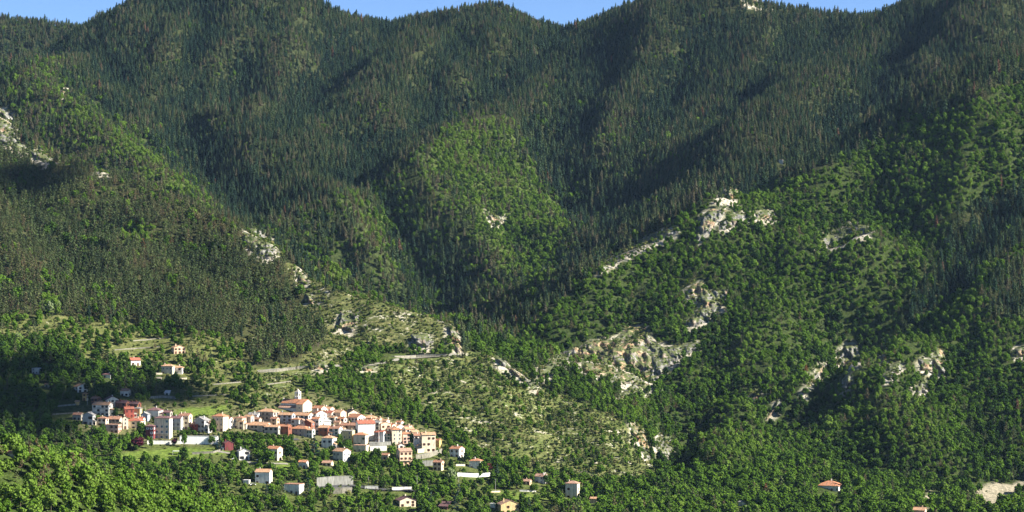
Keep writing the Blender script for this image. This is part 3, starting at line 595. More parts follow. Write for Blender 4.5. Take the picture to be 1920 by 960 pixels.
def roof_gable(house, w, dep, zw, rise, mat, along_x=True, ov=.5, t=.24):
    """solid roof; ridge along local x, or along y when the gable faces front"""
    L, S = (w, dep) if along_x else (dep, w); k = rise / (S / 2); s = S / 2 + ov; e = L / 2 + ov * .6
    prof = [(-s, zw - ov * k), (-s, zw - ov * k + t), (0, zw + rise + t), (s, zw - ov * k + t), (s, zw - ov * k), (0, zw + rise)]
    m = MB()
    for q in ((0, 1, 2, 5), (5, 2, 3, 4)):
        A = [(-e, prof[i][0], prof[i][1]) for i in q]; B = [(e, prof[i][0], prof[i][1]) for i in q]
        if not along_x: A = [(p[1], p[0], p[2]) for p in A]; B = [(p[1], p[0], p[2]) for p in B]
        m.prism(A, B)
    m.tube(*(((-e, 0, zw + rise + t), (e, 0, zw + rise + t)) if along_x else ((0, -e, zw + rise + t), (0, e, zw + rise + t))), .16, seg=6)
    return m.obj('roof', mat, house)
def roof_hip(house, w, dep, zw, rise, mat, ov=.55, t=.22):
    a, b = w / 2 + ov, dep / 2 + ov; r = max(w - dep, 0) / 2; rb = max(dep - w, 0) / 2; m = MB()
    lo = [(-a, -b, zw), (a, -b, zw), (a, b, zw), (-a, b, zw)]; hi = [(-a, -b, zw + t), (a, -b, zw + t), (a, b, zw + t), (-a, b, zw + t)]
    m.prism(lo, hi); z = zw + t + rise; p, q = ((-r, 0, z), (r, 0, z)) if r >= rb else ((0, -rb, z), (0, rb, z))
    if r >= rb:
        for f in ((hi[0], hi[1], q, p), (hi[2], hi[3], p, q)): m.poly(f)
        m.poly((hi[1], hi[2], q)); m.poly((hi[3], hi[0], p))
    else:
        for f in ((hi[1], hi[2], q, p), (hi[3], hi[0], p, q)): m.poly(f)
        m.poly((hi[0], hi[1], p)); m.poly((hi[2], hi[3], q))
    return m.obj('roof', mat, house)
def chimney(roof, x, y, z0, z1, mat):
    m = MB(); m.box(x - .35, x + .35, y - .3, y + .3, z0, z1); m.box(x - .45, x + .45, y - .4, y + .4, z1, z1 + .14); m.box(x - .2, x + .2, y - .18, y + .18, z1 + .14, z1 + .4); m.obj('chimney', mat, roof)
def walls(house, w, dep, zw, rise, roof, mat, found=7.0):
    m = MB(); x, y = w / 2, dep / 2
    if roof == 'gable':      # ridge along x: pentagon in y-z
        P = [(-y, -found), (y, -found), (y, zw), (0, zw + rise), (-y, zw)]; m.prism([(-x, a, b) for a, b in P], [(x, a, b) for a, b in P])
    elif roof == 'front':    # gable faces the front
        P = [(-x, -found), (x, -found), (x, zw), (0, zw + rise), (-x, zw)]; m.prism([(a, -y, b) for a, b in P], [(a, y, b) for a, b in P])
    elif roof == 'shed':
        P = [(-y, -found), (y, -found), (y, zw + rise), (-y, zw)]; m.prism([(-x, a, b) for a, b in P], [(x, a, b) for a, b in P])
    else: m.box(-x, x, -y, y, -found, zw)
    return m.obj('wall', mat, house)
def balcony(house, x0, x1, y, z, mat):
    m = MB(); m.box(x0, x1, y - 1.0, y + .05, z - .15, z); ob = m.obj('balcony', M_CONC, house); r = MB()
    r.box(x0, x1, y - 1.0, y - .95, z + .9, z + .96)
    for i in range(int((x1 - x0) / .35) + 1): r.box(x0 + i * .35, x0 + i * .35 + .05, y - .995, y - .955, z, z + .9)
    r.obj('railing', mat, ob)
def build_house(x0, x1, yt, yb, roof, wall, rf, fl, yaw, label, name='house', cat='house', ratio=.8, pitch=.48, sh='green', ch=1, bal=0, door=True, wins=True, dmin=1150, group='houses of the hillside village', big=False, side=None, d=None, annex=None):
    if 460 < (x0 + x1) / 2 < 800 and yt > 758 and yb < 836: x0, x1 = x0 - .05 * (x1 - x0), x1 + .05 * (x1 - x0)
    th = R(abs(yaw)); c, s = math.cos(th), math.sin(th)
    corner = x1 - (x1 - x0) * ratio * s / (c + ratio * s) if yaw > 0 else x0 + (x1 - x0) * ratio * s / (c + ratio * s)
    d0 = d or ray_ground(corner, yb, dmin)
    P = (x1 - x0) * d0 / F_PX; w = P / (c + ratio * s); dep = ratio * w
    dc = d0 + w / 2 * s + dep / 2 * c
    H = (yb - yt) * d0 / F_PX; zb = d0 * (HOR - yb) / F_PX
    span = w if roof == 'front' else dep
    rise = 0 if roof == 'flat' else span * pitch if roof == 'shed' else span / 2 * pitch
    rise = min(rise, H * .48); zw = max(H - rise - .25, 1.8)
    hs = empty(name, ((( x0 + x1) / 2 - W_PX / 2) * dc / F_PX, dc, zb), -R(yaw))
    tag(hs, label, cat, group)
    CLEAR.append((hs.location.x, hs.location.y, max(w, dep) * .62, x0, x1, yt, yb, d0))
    wm, rm = WALL[wall], ROOF[rf]; MARKS.append((label, x0, x1, yt, yb))
    walls(hs, w, dep, zw, rise, roof, wm)
    if roof in ('gable', 'front'): ro = roof_gable(hs, w, dep, zw + .02, rise, rm, roof == 'gable')
    elif roof == 'hip': ro = roof_hip(hs, w, dep, zw, rise, rm)
    elif roof == 'shed':
        m = MB(); o_ = .45; k = rise / dep; y = dep / 2
        m.prism([(-w/2-o_, -y-o_, zw-o_*k+.01), (w/2+o_, -y-o_, zw-o_*k+.01), (w/2+o_, y+o_, zw+rise+o_*k+.01), (-w/2-o_, y+o_, zw+rise+o_*k+.01)], [(-w/2-o_, -y-o_, zw-o_*k+.24), (w/2+o_, -y-o_, zw-o_*k+.24), (w/2+o_, y+o_, zw+rise+o_*k+.24), (-w/2-o_, y+o_, zw+rise+o_*k+.24)]); ro = m.obj('roof', rm, hs)
    else:
        m = MB(); m.box(-w/2-.2, w/2+.2, -dep/2-.2, dep/2+.2, zw, zw+.3); ro = m.obj('roof', rm, hs)
    rg = random.Random(int(x0 * 7 + yt * 13))
    for i in range(ch if roof != 'flat' else 0):
        cx = rg.uniform(-.35, .35) * w; cy = rg.uniform(-.2, .25) * dep; top = zw + rise + rg.uniform(.5, 1.1)
        chimney(ro, cx, cy, zw + rise * .2, top, wm)
    fh = zw / fl
    if wins and fh > 1.7:
        n = max(1, int(round(w / 3.5))); ns = side if side is not None else max(1, int(dep / 3.6)); wz = min(.95, fh - 1.75) if fh > 1.9 else .1; dk = rg.randrange(n)
        for f in range(fl):
            for i in range(n):
                x = (i + .5 - n / 2) * w / n + rg.uniform(-.2, .2)
                if f == 0 and door and i == dk and fh > 2.35: add_door(hs, x, -dep / 2 - .01, 0, 0, 'brown' if sh in ('none', 'white') else sh); continue
                if rg.random() < .18: continue
                add_window(hs, x, -dep / 2 - .01, f * fh + wz, 0, sh, big)
            for i in range(ns):
                if rg.random() < .3: continue
                yy = (i + .5 - ns / 2) * dep / ns + rg.uniform(-.25, .25)
                if yaw > 0: add_window(hs, w / 2 + .01, yy, f * fh + wz, R(90), sh)
                else: add_window(hs, -w / 2 - .01, yy, f * fh + wz, R(-90), sh)
        if bal:
            for f in range(1, min(fl, bal + 1)): balcony(hs, -w * .42, w * .42, -dep / 2, f * fh, SHUT[sh] if sh in SHUT else M_METAL)
    if annex is None: annex = rg.random() < .4 and zw > 4 and cat == 'house'
    if annex:                # a lower lean-to built against one side
        sx = -1 if rg.random() < .5 else 1; aw, ad, ah = w * rg.uniform(.25, .4), dep * rg.uniform(.5, .8), zw * rg.uniform(.38, .6); x0_, x1_ = sorted((sx * (w / 2 + .005), sx * (w / 2 + aw))); ya = -dep / 2 + rg.uniform(.2, .6) * (dep - ad)
        m = MB(); m.box(x0_, x1_, ya, ya + ad, -7, ah); an = m.obj('annex', WALL[rg.choice([wall, 'cream', 'stone', 'pale'])], hs)
        zi, zo = (ah + .9, ah) if sx > 0 else (ah, ah + .9); m = MB(); a_ = (x0_ + (.01 if sx > 0 else -.3), x1_ + (.3 if sx > 0 else -.01))
        m.prism([(a_[0], ya - .3, zi + .005), (a_[1], ya - .3, zo + .005), (a_[1], ya - .3, zo + .22), (a_[0], ya - .3, zi + .22)], [(a_[0], ya + ad + .3, zi + .005), (a_[1], ya + ad + .3, zo + .005), (a_[1], ya + ad + .3, zo + .22), (a_[0], ya + ad + .3, zi + .22)]); m.obj('annex_roof', rm, an)
        if ah > 2.2: add_window(hs, (x0_ + x1_) / 2, ya - .01, ah * .3, 0, sh)
    return hs, w, dep, zw, rise, d0

H_ = build_house
# -- scattered houses on the slope above
H_(60,77,690,702,'flat','white','white',2,20,'small white flat roofed house among dark trees at the far left',sh='none',ch=0)
H_(84,94,719,727,'gable','white','tan',1,15,'tiny white hut half hidden in dark trees left of the white gabled house',name='hut',cat='hut',ch=0)
H_(193,211,699,710,'hip','white','dark',1,12,'small white house with a dark red roof above the dark wood',sh='none')
H_(241,264,671,686,'gable','white','red',1,-25,'white chalet under a bright red roof on the green slope',pitch=.5,sh='brown')
H_(320,348,647,664,'front','peach','tan',2,-25,'cream gabled house standing alone highest on the slope',pitch=.42,sh='brown',ratio=.9)
H_(322,344,686,702,'hip','white','tan',2,8,'right wing of the white villa, with a brown balcony over arches',sh='brown',bal=1,ratio=.6)
H_(303,328,683,703,'hip','cream','tan',2,14,'long cream villa on the slope below the lone cream house',sh='none',ratio=.6)
H_(138,165,720,736,'front','white','tan',2,-30,'white gabled house with a tan roof at the upper edge of the dark wood',pitch=.45,sh='dark',ratio=1.0)
H_(226,245,729,744,'gable','white','rose',1,12,'small white house with two dark windows and a reddish roof above the west houses',sh='dark',ch=0)
H_(309,319,733,741,'shed','white','white',1,10,'little white shed at the end of the grey terrace wall',name='shed',cat='shed',ch=0,door=False)
H_(155,164,736,752,'hip','ochre','brown',2,15,'narrow ochre house under the white gabled house',sh='brown',ch=0)
H_(141,149,751,760,'gable','ochre','tan',1,10,'tiny ochre hut left of the narrow ochre house',name='hut',cat='hut',ch=0,wins=False)
# -- west cluster (in shade)
H_(171,189,744,760,'gable','rust','brown',2,25,'rust brown house with chimneys behind the big white western house',ch=2,sh='dark')
H_(194,224,743,763,'front','pale','dark',2,-20,'pale gabled house with a dark red roof at the top of the west cluster',pitch=.5,sh='dark',ratio=1)
H_(217,242,751,768,'gable','rust','dark',2,14,'dark house under the left half of a long dark red roof',ch=2,sh='dark')
H_(240,264,753,768,'gable','rust','dark',2,14,'dark house under the right half of a long dark red roof',ch=2,sh='dark')
H_(174,211,754,781,'gable','white','tan',3,14,'big white three storey house with dark balconies in the west cluster',bal=2,sh='dark',ratio=.6)
H_(231,252,763,784,'gable','red','red',2,-20,'red walled house with a red roof in the west cluster',sh='red')
H_(250,266,763,783,'hip','yellow','grey',2,14,'yellow house with a grey roof beside the red walled house',sh='blue')
H_(137,156,774,789,'gable','stone','brown',1,12,'low stone house at the left end of the west cluster',sh='dark')
H_(156,178,773,798,'front','grey','grey',2,10,'grey house with a pediment and tall dark openings',pitch=.45,sh='dark',big=True)
H_(183,203,781,800,'hip','cream','brown',2,14,'house with a reddish brown roof behind the pink house',sh='brown')
H_(203,229,781,798,'gable','stone','brown',2,10,'cream house with an open loggia above the pink house',sh='dark',bal=1)
H_(199,227,796,813,'flat','pink','rose',2,10,'pink flat roofed house on the terrace edge',sh='brown')
H_(229,241,780,805,'front','cream','brown',3,-15,'tall narrow cream gabled house left of the red hipped roof',pitch=.6,sh='none')
H_(237,270,784,806,'hip','cream','red',2,12,'cream house under a red hipped roof beside the tall gabled house',sh='dark',ratio=.7)
H_(264,281,773,791,'front','bluegrey','grey',2,16,'blue grey gabled house beside the antenna mast',sh='none',wins=False)
H_(276,305,764,786,'hip','white','dark',2,14,'white house with a broad dark red roof behind the cream apartment house',sh='grey',ratio=.9)
H_(274,291,796,824,'hip','redwood','dark',3,10,'dark red house with a white base left of the cream apartment house',sh='white')
H_(290,323,780,824,'hip','cream','dark',4,14,'tall cream apartment house with pale blue shutters and a dark red roof',sh='blue',bal=1,ratio=.55)
H_(320,344,780,808,'gable','pale','dark',3,12,'greyish white house with green balconies right of the cream apartment house',sh='grey',bal=2)
H_(335,360,775,806,'gable','cream','brown',3,16,'cream house with white chimneys and a brown roof between the grey houses',ch=3,sh='brown')
H_(358,375,793,809,'shed','red','rose',2,18,'small pink red house beside the grey gabled house',sh='red',pitch=.2)
H_(363,394,782,812,'front','grey','grey',3,35,'tall grey gabled house with a white sunny side left of the orange roofed house',pitch=.4,sh='dark',ratio=.6)
# -- middle
H_(398,428,776,810,'hip','cream','orange',3,25,'tall cream house with an orange roof behind a tree',sh='none')
H_(414,437,782,805,'gable','white','brown',2,22,'white house with a brown roof and balconies right of the tall cream house',sh='dark',bal=1)
H_(438,462,780,805,'hip','cream','brown',2,26,'cream house with a brown hipped roof above the plane trees',sh='none')
H_(459,476,778,803,'gable','stone','tan',2,30,'grey house with a light brown roof beside the cream hipped house',sh='grey')
H_(466,488,774,793,'gable','pale','grey',2,20,'pale house with a grey roof just left of the broad balconied house',sh='dark')
H_(484,522,767,796,'hip','stone','tan',3,28,'broad house with dark balconies and a tan hipped roof left of the church',bal=2,sh='dark',ratio=.6)
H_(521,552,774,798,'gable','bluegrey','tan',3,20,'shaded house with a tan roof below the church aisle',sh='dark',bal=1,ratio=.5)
H_(547,587,774,792,'gable','pale','tan',2,28,'long house with a tan roof directly below the church gable',sh='dark',ratio=.5,bal=1)
H_(463,508,792,812,'gable','stone','tan',2,26,'long grey house with a tan roof behind the plane trees',sh='dark',ratio=.5)
H_(497,524,797,817,'gable','stone','tan',2,14,'grey house under a tan roof, joined to the red fronted house',sh='dark',ratio=.45)
H_(521,546,796,817,'gable','rust','orange',2,26,'red fronted house with an orange roof and white gable',sh='brown',ratio=.55)
H_(547,566,783,803,'hip','pale','orange',2,25,'small house with a bright orange roof below the church',sh='brown')
H_(563,573,786,812,'front','cream','rose',3,20,'thin cream tower like house right of the small orange roofed house',sh='none',pitch=.6)
H_(546,585,799,820,'hip','stone','orange',2,28,'house with a wide orange hipped roof behind the dark cedar',sh='grey',ratio=.6)
H_(567,590,787,815,'front','rust','brown',3,24,'dark reddish house with a brown gable in the village centre',sh='grey')
H_(585,603,782,813,'gable','white','orange',3,24,'white house with a light orange roof in the village centre',sh='green')
H_(586,612,761,783,'gable','cream','orange',2,34,'orange roofed house right beside the church',sh='brown')
H_(606,626,763,780,'gable','white','tan',1,30,'white house with a tan roof at the upper edge behind the church',sh='none')
H_(588,612,769,790,'front','white','orange',2,-28,'white gable house below the orange roofed house by the church',sh='none',pitch=.55)
H_(608,631,770,788,'gable','pale','red',2,36,'house with a bright red roof right of the church',sh='brown')
H_(623,648,769,791,'gable','cream','tan',2,34,'cream house with a tan roof and dark ground floor near the upper edge',sh='dark')
H_(646,674,768,786,'front','cream','black',2,-24,'house with a dark timber gable at the top right of the village',pitch=.55,sh='brown',ratio=1.0)
H_(654,684,777,799,'gable','white','orange',2,42,'white house with an orange roof under the timber gabled house',sh='brown')
H_(681,708,779,797,'hip','white','tan',2,14,'white house with a recessed dark gallery along its top floor',sh='dark',big=True)
H_(598,619,798,820,'gable','rust','tan',2,18,'house with a tan roof and reddish front below the white gable house',sh='brown')
H_(599,620,788,803,'shed','white','white',2,-22,'plain white block behind the tan roofed house',wins=False,ch=0,pitch=.1)
H_(617,641,799,822,'gable','white','brown',3,20,'white house with planted balconies under a brown roof',sh='green',bal=2)
H_(627,640,789,803,'gable','peach','brown',1,22,'small peach house above the planted balconies',sh='none')
H_(639,674,793,813,'gable','peach','brown',2,14,'long peach coloured house with a brown roof in the village centre',sh='brown',ratio=.5)
H_(642,664,806,832,'gable','yellow','grey',3,14,'yellow house with a flat grey roof edge among trees',sh='none',pitch=.2)
H_(668,702,789,826,'gable','white','red',3,-18,'tall blank white house wall under a bright red roof',wins=False,ratio=.6)
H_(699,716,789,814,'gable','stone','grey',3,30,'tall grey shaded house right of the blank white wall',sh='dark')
H_(709,732,791,814,'front','peach','tan',2,-26,'peach coloured gable house on the crest of the village',sh='brown',pitch=.3)
H_(726,742,794,812,'gable','cream','red',2,40,'cream house with a red roof behind the square cream tower house',sh='brown')
H_(738,758,795,812,'front','white','tan',2,-34,'white gable house right of the red roof near the crest',sh='none',pitch=.55)
H_(755,776,801,816,'gable','white','tan',2,-32,'white house stepping down the crest right of the white gable',sh='dark')
H_(769,785,807,820,'gable','cream','tan',1,-28,'low cream house lowest on the crest line',sh='none')
H_(702,712,808,832,'gable','dark','red',3,22,'narrow dark house between the terrace and the grey house',sh='grey')
H_(710,722,807,832,'gable','white','red',3,22,'narrow white house standing over the green terrace',sh='none',wins=False)
H_(720,735,809,832,'gable','stone','orange',3,20,'narrow stone house left of the square cream tower house',sh='green')
H_(733,753,802,834,'hip','cream','orange',4,-16,'square cream tower house with rows of small windows',sh='none',ratio=.75)
H_(752,769,810,832,'hip','pink','orange',3,-26,'pink house with an orange roof right of the square cream tower house',sh='dark')
H_(774,793,813,840,'gable','white','brown',3,-14,'white house with a brown roof left of the big pale house',sh='brown')
H_(788,817,811,848,'gable','cream','tan',3,-14,'big pale house with half a grey roof at the right end of the village',sh='brown',ratio=.6)
H_(815,828,823,839,'gable','ochre','orange',1,30,'small orange shed behind the big pale house',name='shed',cat='shed',wins=False)
# -- houses squeezed into the gaps of the old centre
H_(508,523,782,799,'gable','peach','brown',2,24,'narrow peach house wedged between the broad balconied house and the church terrace',sh='brown')
H_(565,582,774,790,'gable','stone','orange',2,30,'small stone house with an orange roof tucked under the church choir',sh='dark')
H_(574,590,803,822,'gable','pale','tan',2,26,'pale house with a tan roof right of the wide orange hipped roof',sh='green')
H_(590,602,796,812,'gable','cream','red',2,22,'little cream house with a red roof in the very middle of the village',sh='none')
H_(618,633,780,796,'gable','stone','tan',2,34,'stone house with a tan roof under the bright red roof',sh='dark')
H_(634,650,782,798,'gable','white','orange',2,30,'white house with an orange roof below the dark timber gable',sh='brown')
H_(655,670,796,812,'gable','pale','rose',2,24,'pale house with a pinkish roof left of the blank white wall',sh='grey')
H_(634,648,802,818,'gable','cream','tan',2,20,'small cream house right of the planted balconies',sh='green')
H_(688,703,785,799,'gable','cream','orange',2,34,'cream house with an orange roof behind the tall grey shaded house',sh='brown')
H_(703,717,783,797,'gable','peach','tan',2,36,'peach house with a tan roof near the crest behind the grey house',sh='none')
H_(716,730,786,800,'gable','white','tan',1,34,'low white house on the crest behind the peach gable house',sh='none')
H_(727,741,801,817,'gable','stone','rose',2,24,'stone house with a pinkish roof left of the square cream tower house',sh='dark')
H_(743,757,789,802,'gable','pale','orange',1,36,'pale low house highest behind the white gable near the crest',sh='none')
H_(759,773,797,809,'gable','cream','rose',1,30,'cream low house with a pinkish roof on the crest line',sh='none')
H_(475,490,783,798,'gable','stone','brown',2,24,'stone house with a brown roof in front of the pale grey roofed house',sh='dark')
H_(446,461,787,806,'gable','cream','tan',2,20,'small cream house squeezed before the brown hipped roof',sh='brown')
H_(427,441,784,803,'gable','stone','rose',2,24,'stone house with a pinkish roof right of the tall cream house',sh='grey')
H_(381,399,788,810,'gable','peach','brown',2,22,'peach house with a brown roof between the grey gable and the tall cream house',sh='brown')
H_(306,323,770,788,'gable','stone','dark',2,16,'stone house with a dark roof behind the cream apartment house',sh='dark')
H_(256,272,782,800,'gable','pale','red',2,14,'pale house with a red roof left of the dark red house',sh='dark')
H_(676,690,786,800,'gable','white','brown',2,26,'white house with a brown roof above the blank white wall',sh='none')
run_wall_later = [([(360,744),(425,741)],'long dry stone terrace wall in the meadow left of the church'),([(398,722),(455,717)],'dry stone terrace wall on the slope above the meadow'),([(215,657),(300,651)],'faint stone terrace wall left of the lone cream house'),([(250,640),(318,634)],'upper faint stone terrace wall under the pine wood'),([(98,778),(142,775)],'stone terrace wall in the dark fields at left'),([(500,722),(545,716)],'broken stone terrace wall above the church')]
# -- below the centre
H_(603,631,817,843,'hip','white','tan',2,22,'white house with a tan hipped roof beside the dark cedar',sh='dark')
H_(662,692,835,850,'flat','cream','rose',1,14,'arcaded lower storey of pale stone under the cream hipped house',ratio=.8,big=True,sh='none',name='terrace_house')
H_(663,690,811,837,'hip','cream','orange',2,14,'cream house with an orange hipped roof above the arcade',sh='green',ratio=.8)
H_(744,759,831,850,'front','pale','brown',2,-20,'small pale gabled house above the house with the red balcony',sh='dark')
H_(743,773,841,873,'gable','peach','rose',3,-22,'peach house with a small red balcony below the village',sh='brown',bal=1)
H_(715,731,850,863,'gable','cream','brown',1,16,'little cream house with a brown roof in the garden below the terrace',sh='brown',ch=0)
H_(624,658,841,867,'gable','pale','tan',2,40,'pale L shaped house with a sunlit gable among garden trees',sh='grey')
H_(604,625,864,876,'gable','cream','rose',1,14,'low house with a pinkish roof left of the pale gabled house',sh='brown',ch=0)
H_(812,833,863,883,'gable','peach','brown',2,22,'small peach house with a brown roof under the pale retaining terraces',sh='brown')
H_(843,871,837,859,'gable','white','orange',2,34,'white house with an orange roof standing apart to the right of the village',sh='brown')
H_(417,438,826,845,'front','redwood','dark',1,-22,'dark red wooden chalet with two white shutters by the white terrace',sh='white',pitch=.5,ratio=1.0)
H_(444,469,841,863,'front','white','grey',2,-18,'white gabled house with two dark openings below the round trees',pitch=.45,sh='dark',ratio=.9,big=True)
H_(500,530,837,865,'gable','cream','orange',2,30,'cream house with an orange roof behind a round garden tree',sh='brown',ratio=.7)
H_(560,578,863,879,'gable','white','orange',1,14,'small white house with an orange roof in the lower gardens',sh='none',ch=0)
H_(479,510,880,909,'gable','white','tan',2,10,'big white house with a tan roof alone in the lower gardens',sh='brown',ratio=.7)
H_(533,570,908,928,'flat','white','brown',1,18,'low modern house with a flat brown roof in the lower gardens',big=True,sh='none')
H_(456,469,900,908,'flat','pale','white',1,10,'little flat roofed carport left of the big white house',name='carport',cat='carport',wins=False)
H_(741,780,932,950,'front','cream','dark',2,-18,'cream chalet with a dark red roof sunk in the lowest trees',pitch=.4,ratio=1.0,sh='brown')
H_(823,845,942,956,'shed','wood','dark',1,24,'dark hut with a steep slanting roof edged white in the lowest trees',name='hut',cat='hut',pitch=.55,wins=False)
H_(880,905,860,881,'hip','white','orange',2,16,'white house with an orange roof half hidden by bushes',sh='none')
H_(914,923,870,881,'gable','red','red',1,16,'tiny red hut right of the half hidden white house',name='hut',cat='hut',wins=False,ch=0)
H_(1002,1029,889,908,'gable','white','rose',2,32,'white house with a brownish red roof at the foot of the dry slope',sh='grey',ch=2)
H_(979,997,899,910,'gable','peach','rose',1,18,'low peach house left of the white house at the foot of the dry slope',sh='brown')
H_(1060,1087,902,936,'hip','cream','rose',2,16,'tall cream house with a hipped roof at the right foot of the dry slope',sh='brown',ratio=.8)
H_(1106,1122,932,945,'gable','peach','tan',1,18,'small tan roofed hut right of the tall cream house',name='hut',cat='hut',wins=False,ch=0)
H_(932,976,938,964,'front','yellow','rose',2,-14,'yellow and white house with a pink roof at the bottom edge',pitch=.4,sh='brown',ratio=.8)
H_(919,930,944,953,'flat','white','white',1,10,'tiny white shed left of the yellow and white house',name='shed',cat='shed',wins=False)
H_(1530,1583,903,922,'hip','white','orange',1,24,'lone white house with a broad orange hipped roof in the right hand woods',sh='none',ratio=.8)
H_(1384,1400,938,950,'hip','pale','grey',1,14,'small pale tent like hut in the trees along the bottom',name='hut',cat='hut',wins=False,ch=0)
H_(1711,1738,952,968,'gable','peach','tan',1,20,'tan roofed house cut by the bottom edge at right',sh='brown')
H_(14,28,846,858,'gable','white','tan',1,14,'little pale hut on the wooded rise at the lower left edge',name='hut',cat='hut',wins=False,ch=0,dmin=880)
H_(1460,1469,299,309,'flat','pale','tan',2,14,'tiny pale ruin alone in the far conifers',name='ruin',cat='ruin',wins=False,dmin=1500)

# -- the church
def church():
    d0 = ray_ground(562, 776, 1400); k = d0 / F_PX; th = 27; c, s = math.cos(R(th)), math.sin(R(th))
    dep = 13.0; MARKS.append(('village church', 522, 585, 734, 776)); w = (63 * k - dep * s) / c
    dc = d0 + w / 2 * s + dep / 2 * c
    ch = empty('church', ((553.5 - W_PX / 2) * dc / F_PX, dc, d0 * (HOR - 776) / F_PX), -R(th)); tag(ch, 'big pale village church with an orange roof and a slim white bell tower', 'church')
    CLEAR.append((ch.location.x, ch.location.y, 14, 520, 586, 732, 776, d0))
    zr = 26 * k; ze = zr - 3.0; xa = w / 2 - 6.2; y0 = -dep / 2
    m = MB(); P = [(y0 + 3.6, -9), (dep / 2, -9), (dep / 2, ze), (0.9, zr), (y0 + 3.6, ze + .15)]
    m.prism([(-w / 2, a, b) for a, b in P], [(xa, a, b) for a, b in P]); m.obj('wall', WALL['white'], ch)
    m = MB(); m.box(-w / 2, xa - .003, y0, y0 + 3.6, -9, 11 * k - .1); m.obj('aisle_wall', WALL['pale'], ch)
    m = MB(); P = [(y0, -9), (dep / 2 + .02, -9), (dep / 2 + .02, ze), (.9, zr + .1), (y0, ze - .35)]; m.prism([(xa, a, b) for a, b in P], [(w / 2, a, b) for a, b in P]); m.obj('choir_wall', WALL['cream'], ch)
    def roof(name, x0, x1, ya, za, yr, zr_, yb_, zb):
        m = MB(); t = .25
        for (p, q) in (((ya, za), (yr, zr_)), ((yr, zr_), (yb_, zb))):
            m.prism([(x0, p[0], p[1]), (x0, p[0], p[1] + t), (x0, q[0], q[1] + t), (x0, q[0], q[1])], [(x1, p[0], p[1]), (x1, p[0], p[1] + t), (x1, q[0], q[1] + t), (x1, q[0], q[1])])
        return m.obj(name, ROOF['orange'], ch)
    roof('roof', -w / 2 + .35, xa - .01, y0 + 3.1, ze - .05, .9, zr + .03, dep / 2 + .5, ze - .2)
    roof('choir_roof', xa + .003, w / 2 + .25, y0 - .5, ze - .5, .9, zr + .16, dep / 2 + .5, ze - .15)
    m = MB(); z1 = 11 * k; m.prism([(-w/2-.3, y0-.4, z1-.35), (xa-.02, y0-.4, z1-.35), (xa-.02, y0+3.59, z1+1.5), (-w/2-.3, y0+3.59, z1+1.5)], [(-w/2-.3, y0-.4, z1-.1), (xa-.02, y0-.4, z1-.1), (xa-.02, y0+3.59, z1+1.75), (-w/2-.3, y0+3.59, z1+1.75)]); m.obj('aisle_roof', ROOF['rose'], ch)
    m = MB(); P = [(y0 + 3.4, ze - .6), (dep / 2, ze - .6), (.9, zr + .75)]; m.prism([(-w / 2 - .15, a, b) for a, b in P], [(-w / 2 + .33, a, b) for a, b in P]); m.obj('gable_parapet', WALL['white'], ch)
    for x in (-w * .33, -w * .1): add_window(ch, x, y0 + 3.59, ze - 2.6, 0, 'none')
    for x in (-w * .36, -w * .12): add_window(ch, x, y0 - .01, z1 - 3.0, 0, 'none')
    add_window(ch, xa + 3.1, y0 - .01, ze - 3.6, 0, 'none')
    m = MB(); m.tube((-w / 2 - .6, -dep * .1, 3), (-w / 2 - .6, -dep * .1, z1 + 1.2), 1.6, seg=12); m.tube((-w / 2 - .6, -dep * .1, z1 + 1.2), (-w / 2 - .6, -dep * .1, z1 + 2.2), 1.7, .1, 12); m.obj('apse', WALL['white'], ch)
    # bell tower
    tx, ty, tw, zt = 0.2, 3.4, 1.75, 39.5 * k
    m = MB(); m.box(tx - tw, tx + tw, ty - tw, ty + tw, zr - 5, zr + 2.0)
    for a, b in ((-1, -1), (1, -1), (1, 1), (-1, 1)): m.box(*sorted((tx + a * tw, tx + a * (tw - .75))), *sorted((ty + b * tw, ty + b * (tw - .75))), zr + 2.0, zt - 1.2)
    m.box(tx - tw, tx + tw, ty - tw, ty + tw, zt - 1.2, zt); m.box(tx - tw - .15, tx + tw + .15, ty - tw - .15, ty + tw + .15, zt, zt + .25)
    t = m.obj('bell_tower', WALL['white'], ch)
    m = MB(); m.tube((tx, ty, zt + .25), (tx, ty, zt + 2.4), tw * 1.1, .12, 4); m.tube((tx, ty, zt + 2.4), (tx, ty, zt + 3.3), .08, .05, 6); m.obj('spire', WALL['cream'], t)
    m = MB(); m.tube((tx, ty, zr + 2.6), (tx, ty, zr + 3.6), .6, .35, 12); m.tube((tx, ty, zr + 3.6), (tx, ty, zr + 4.1), .1, seg=6); m.obj('bell', M_METAL, t)
church()

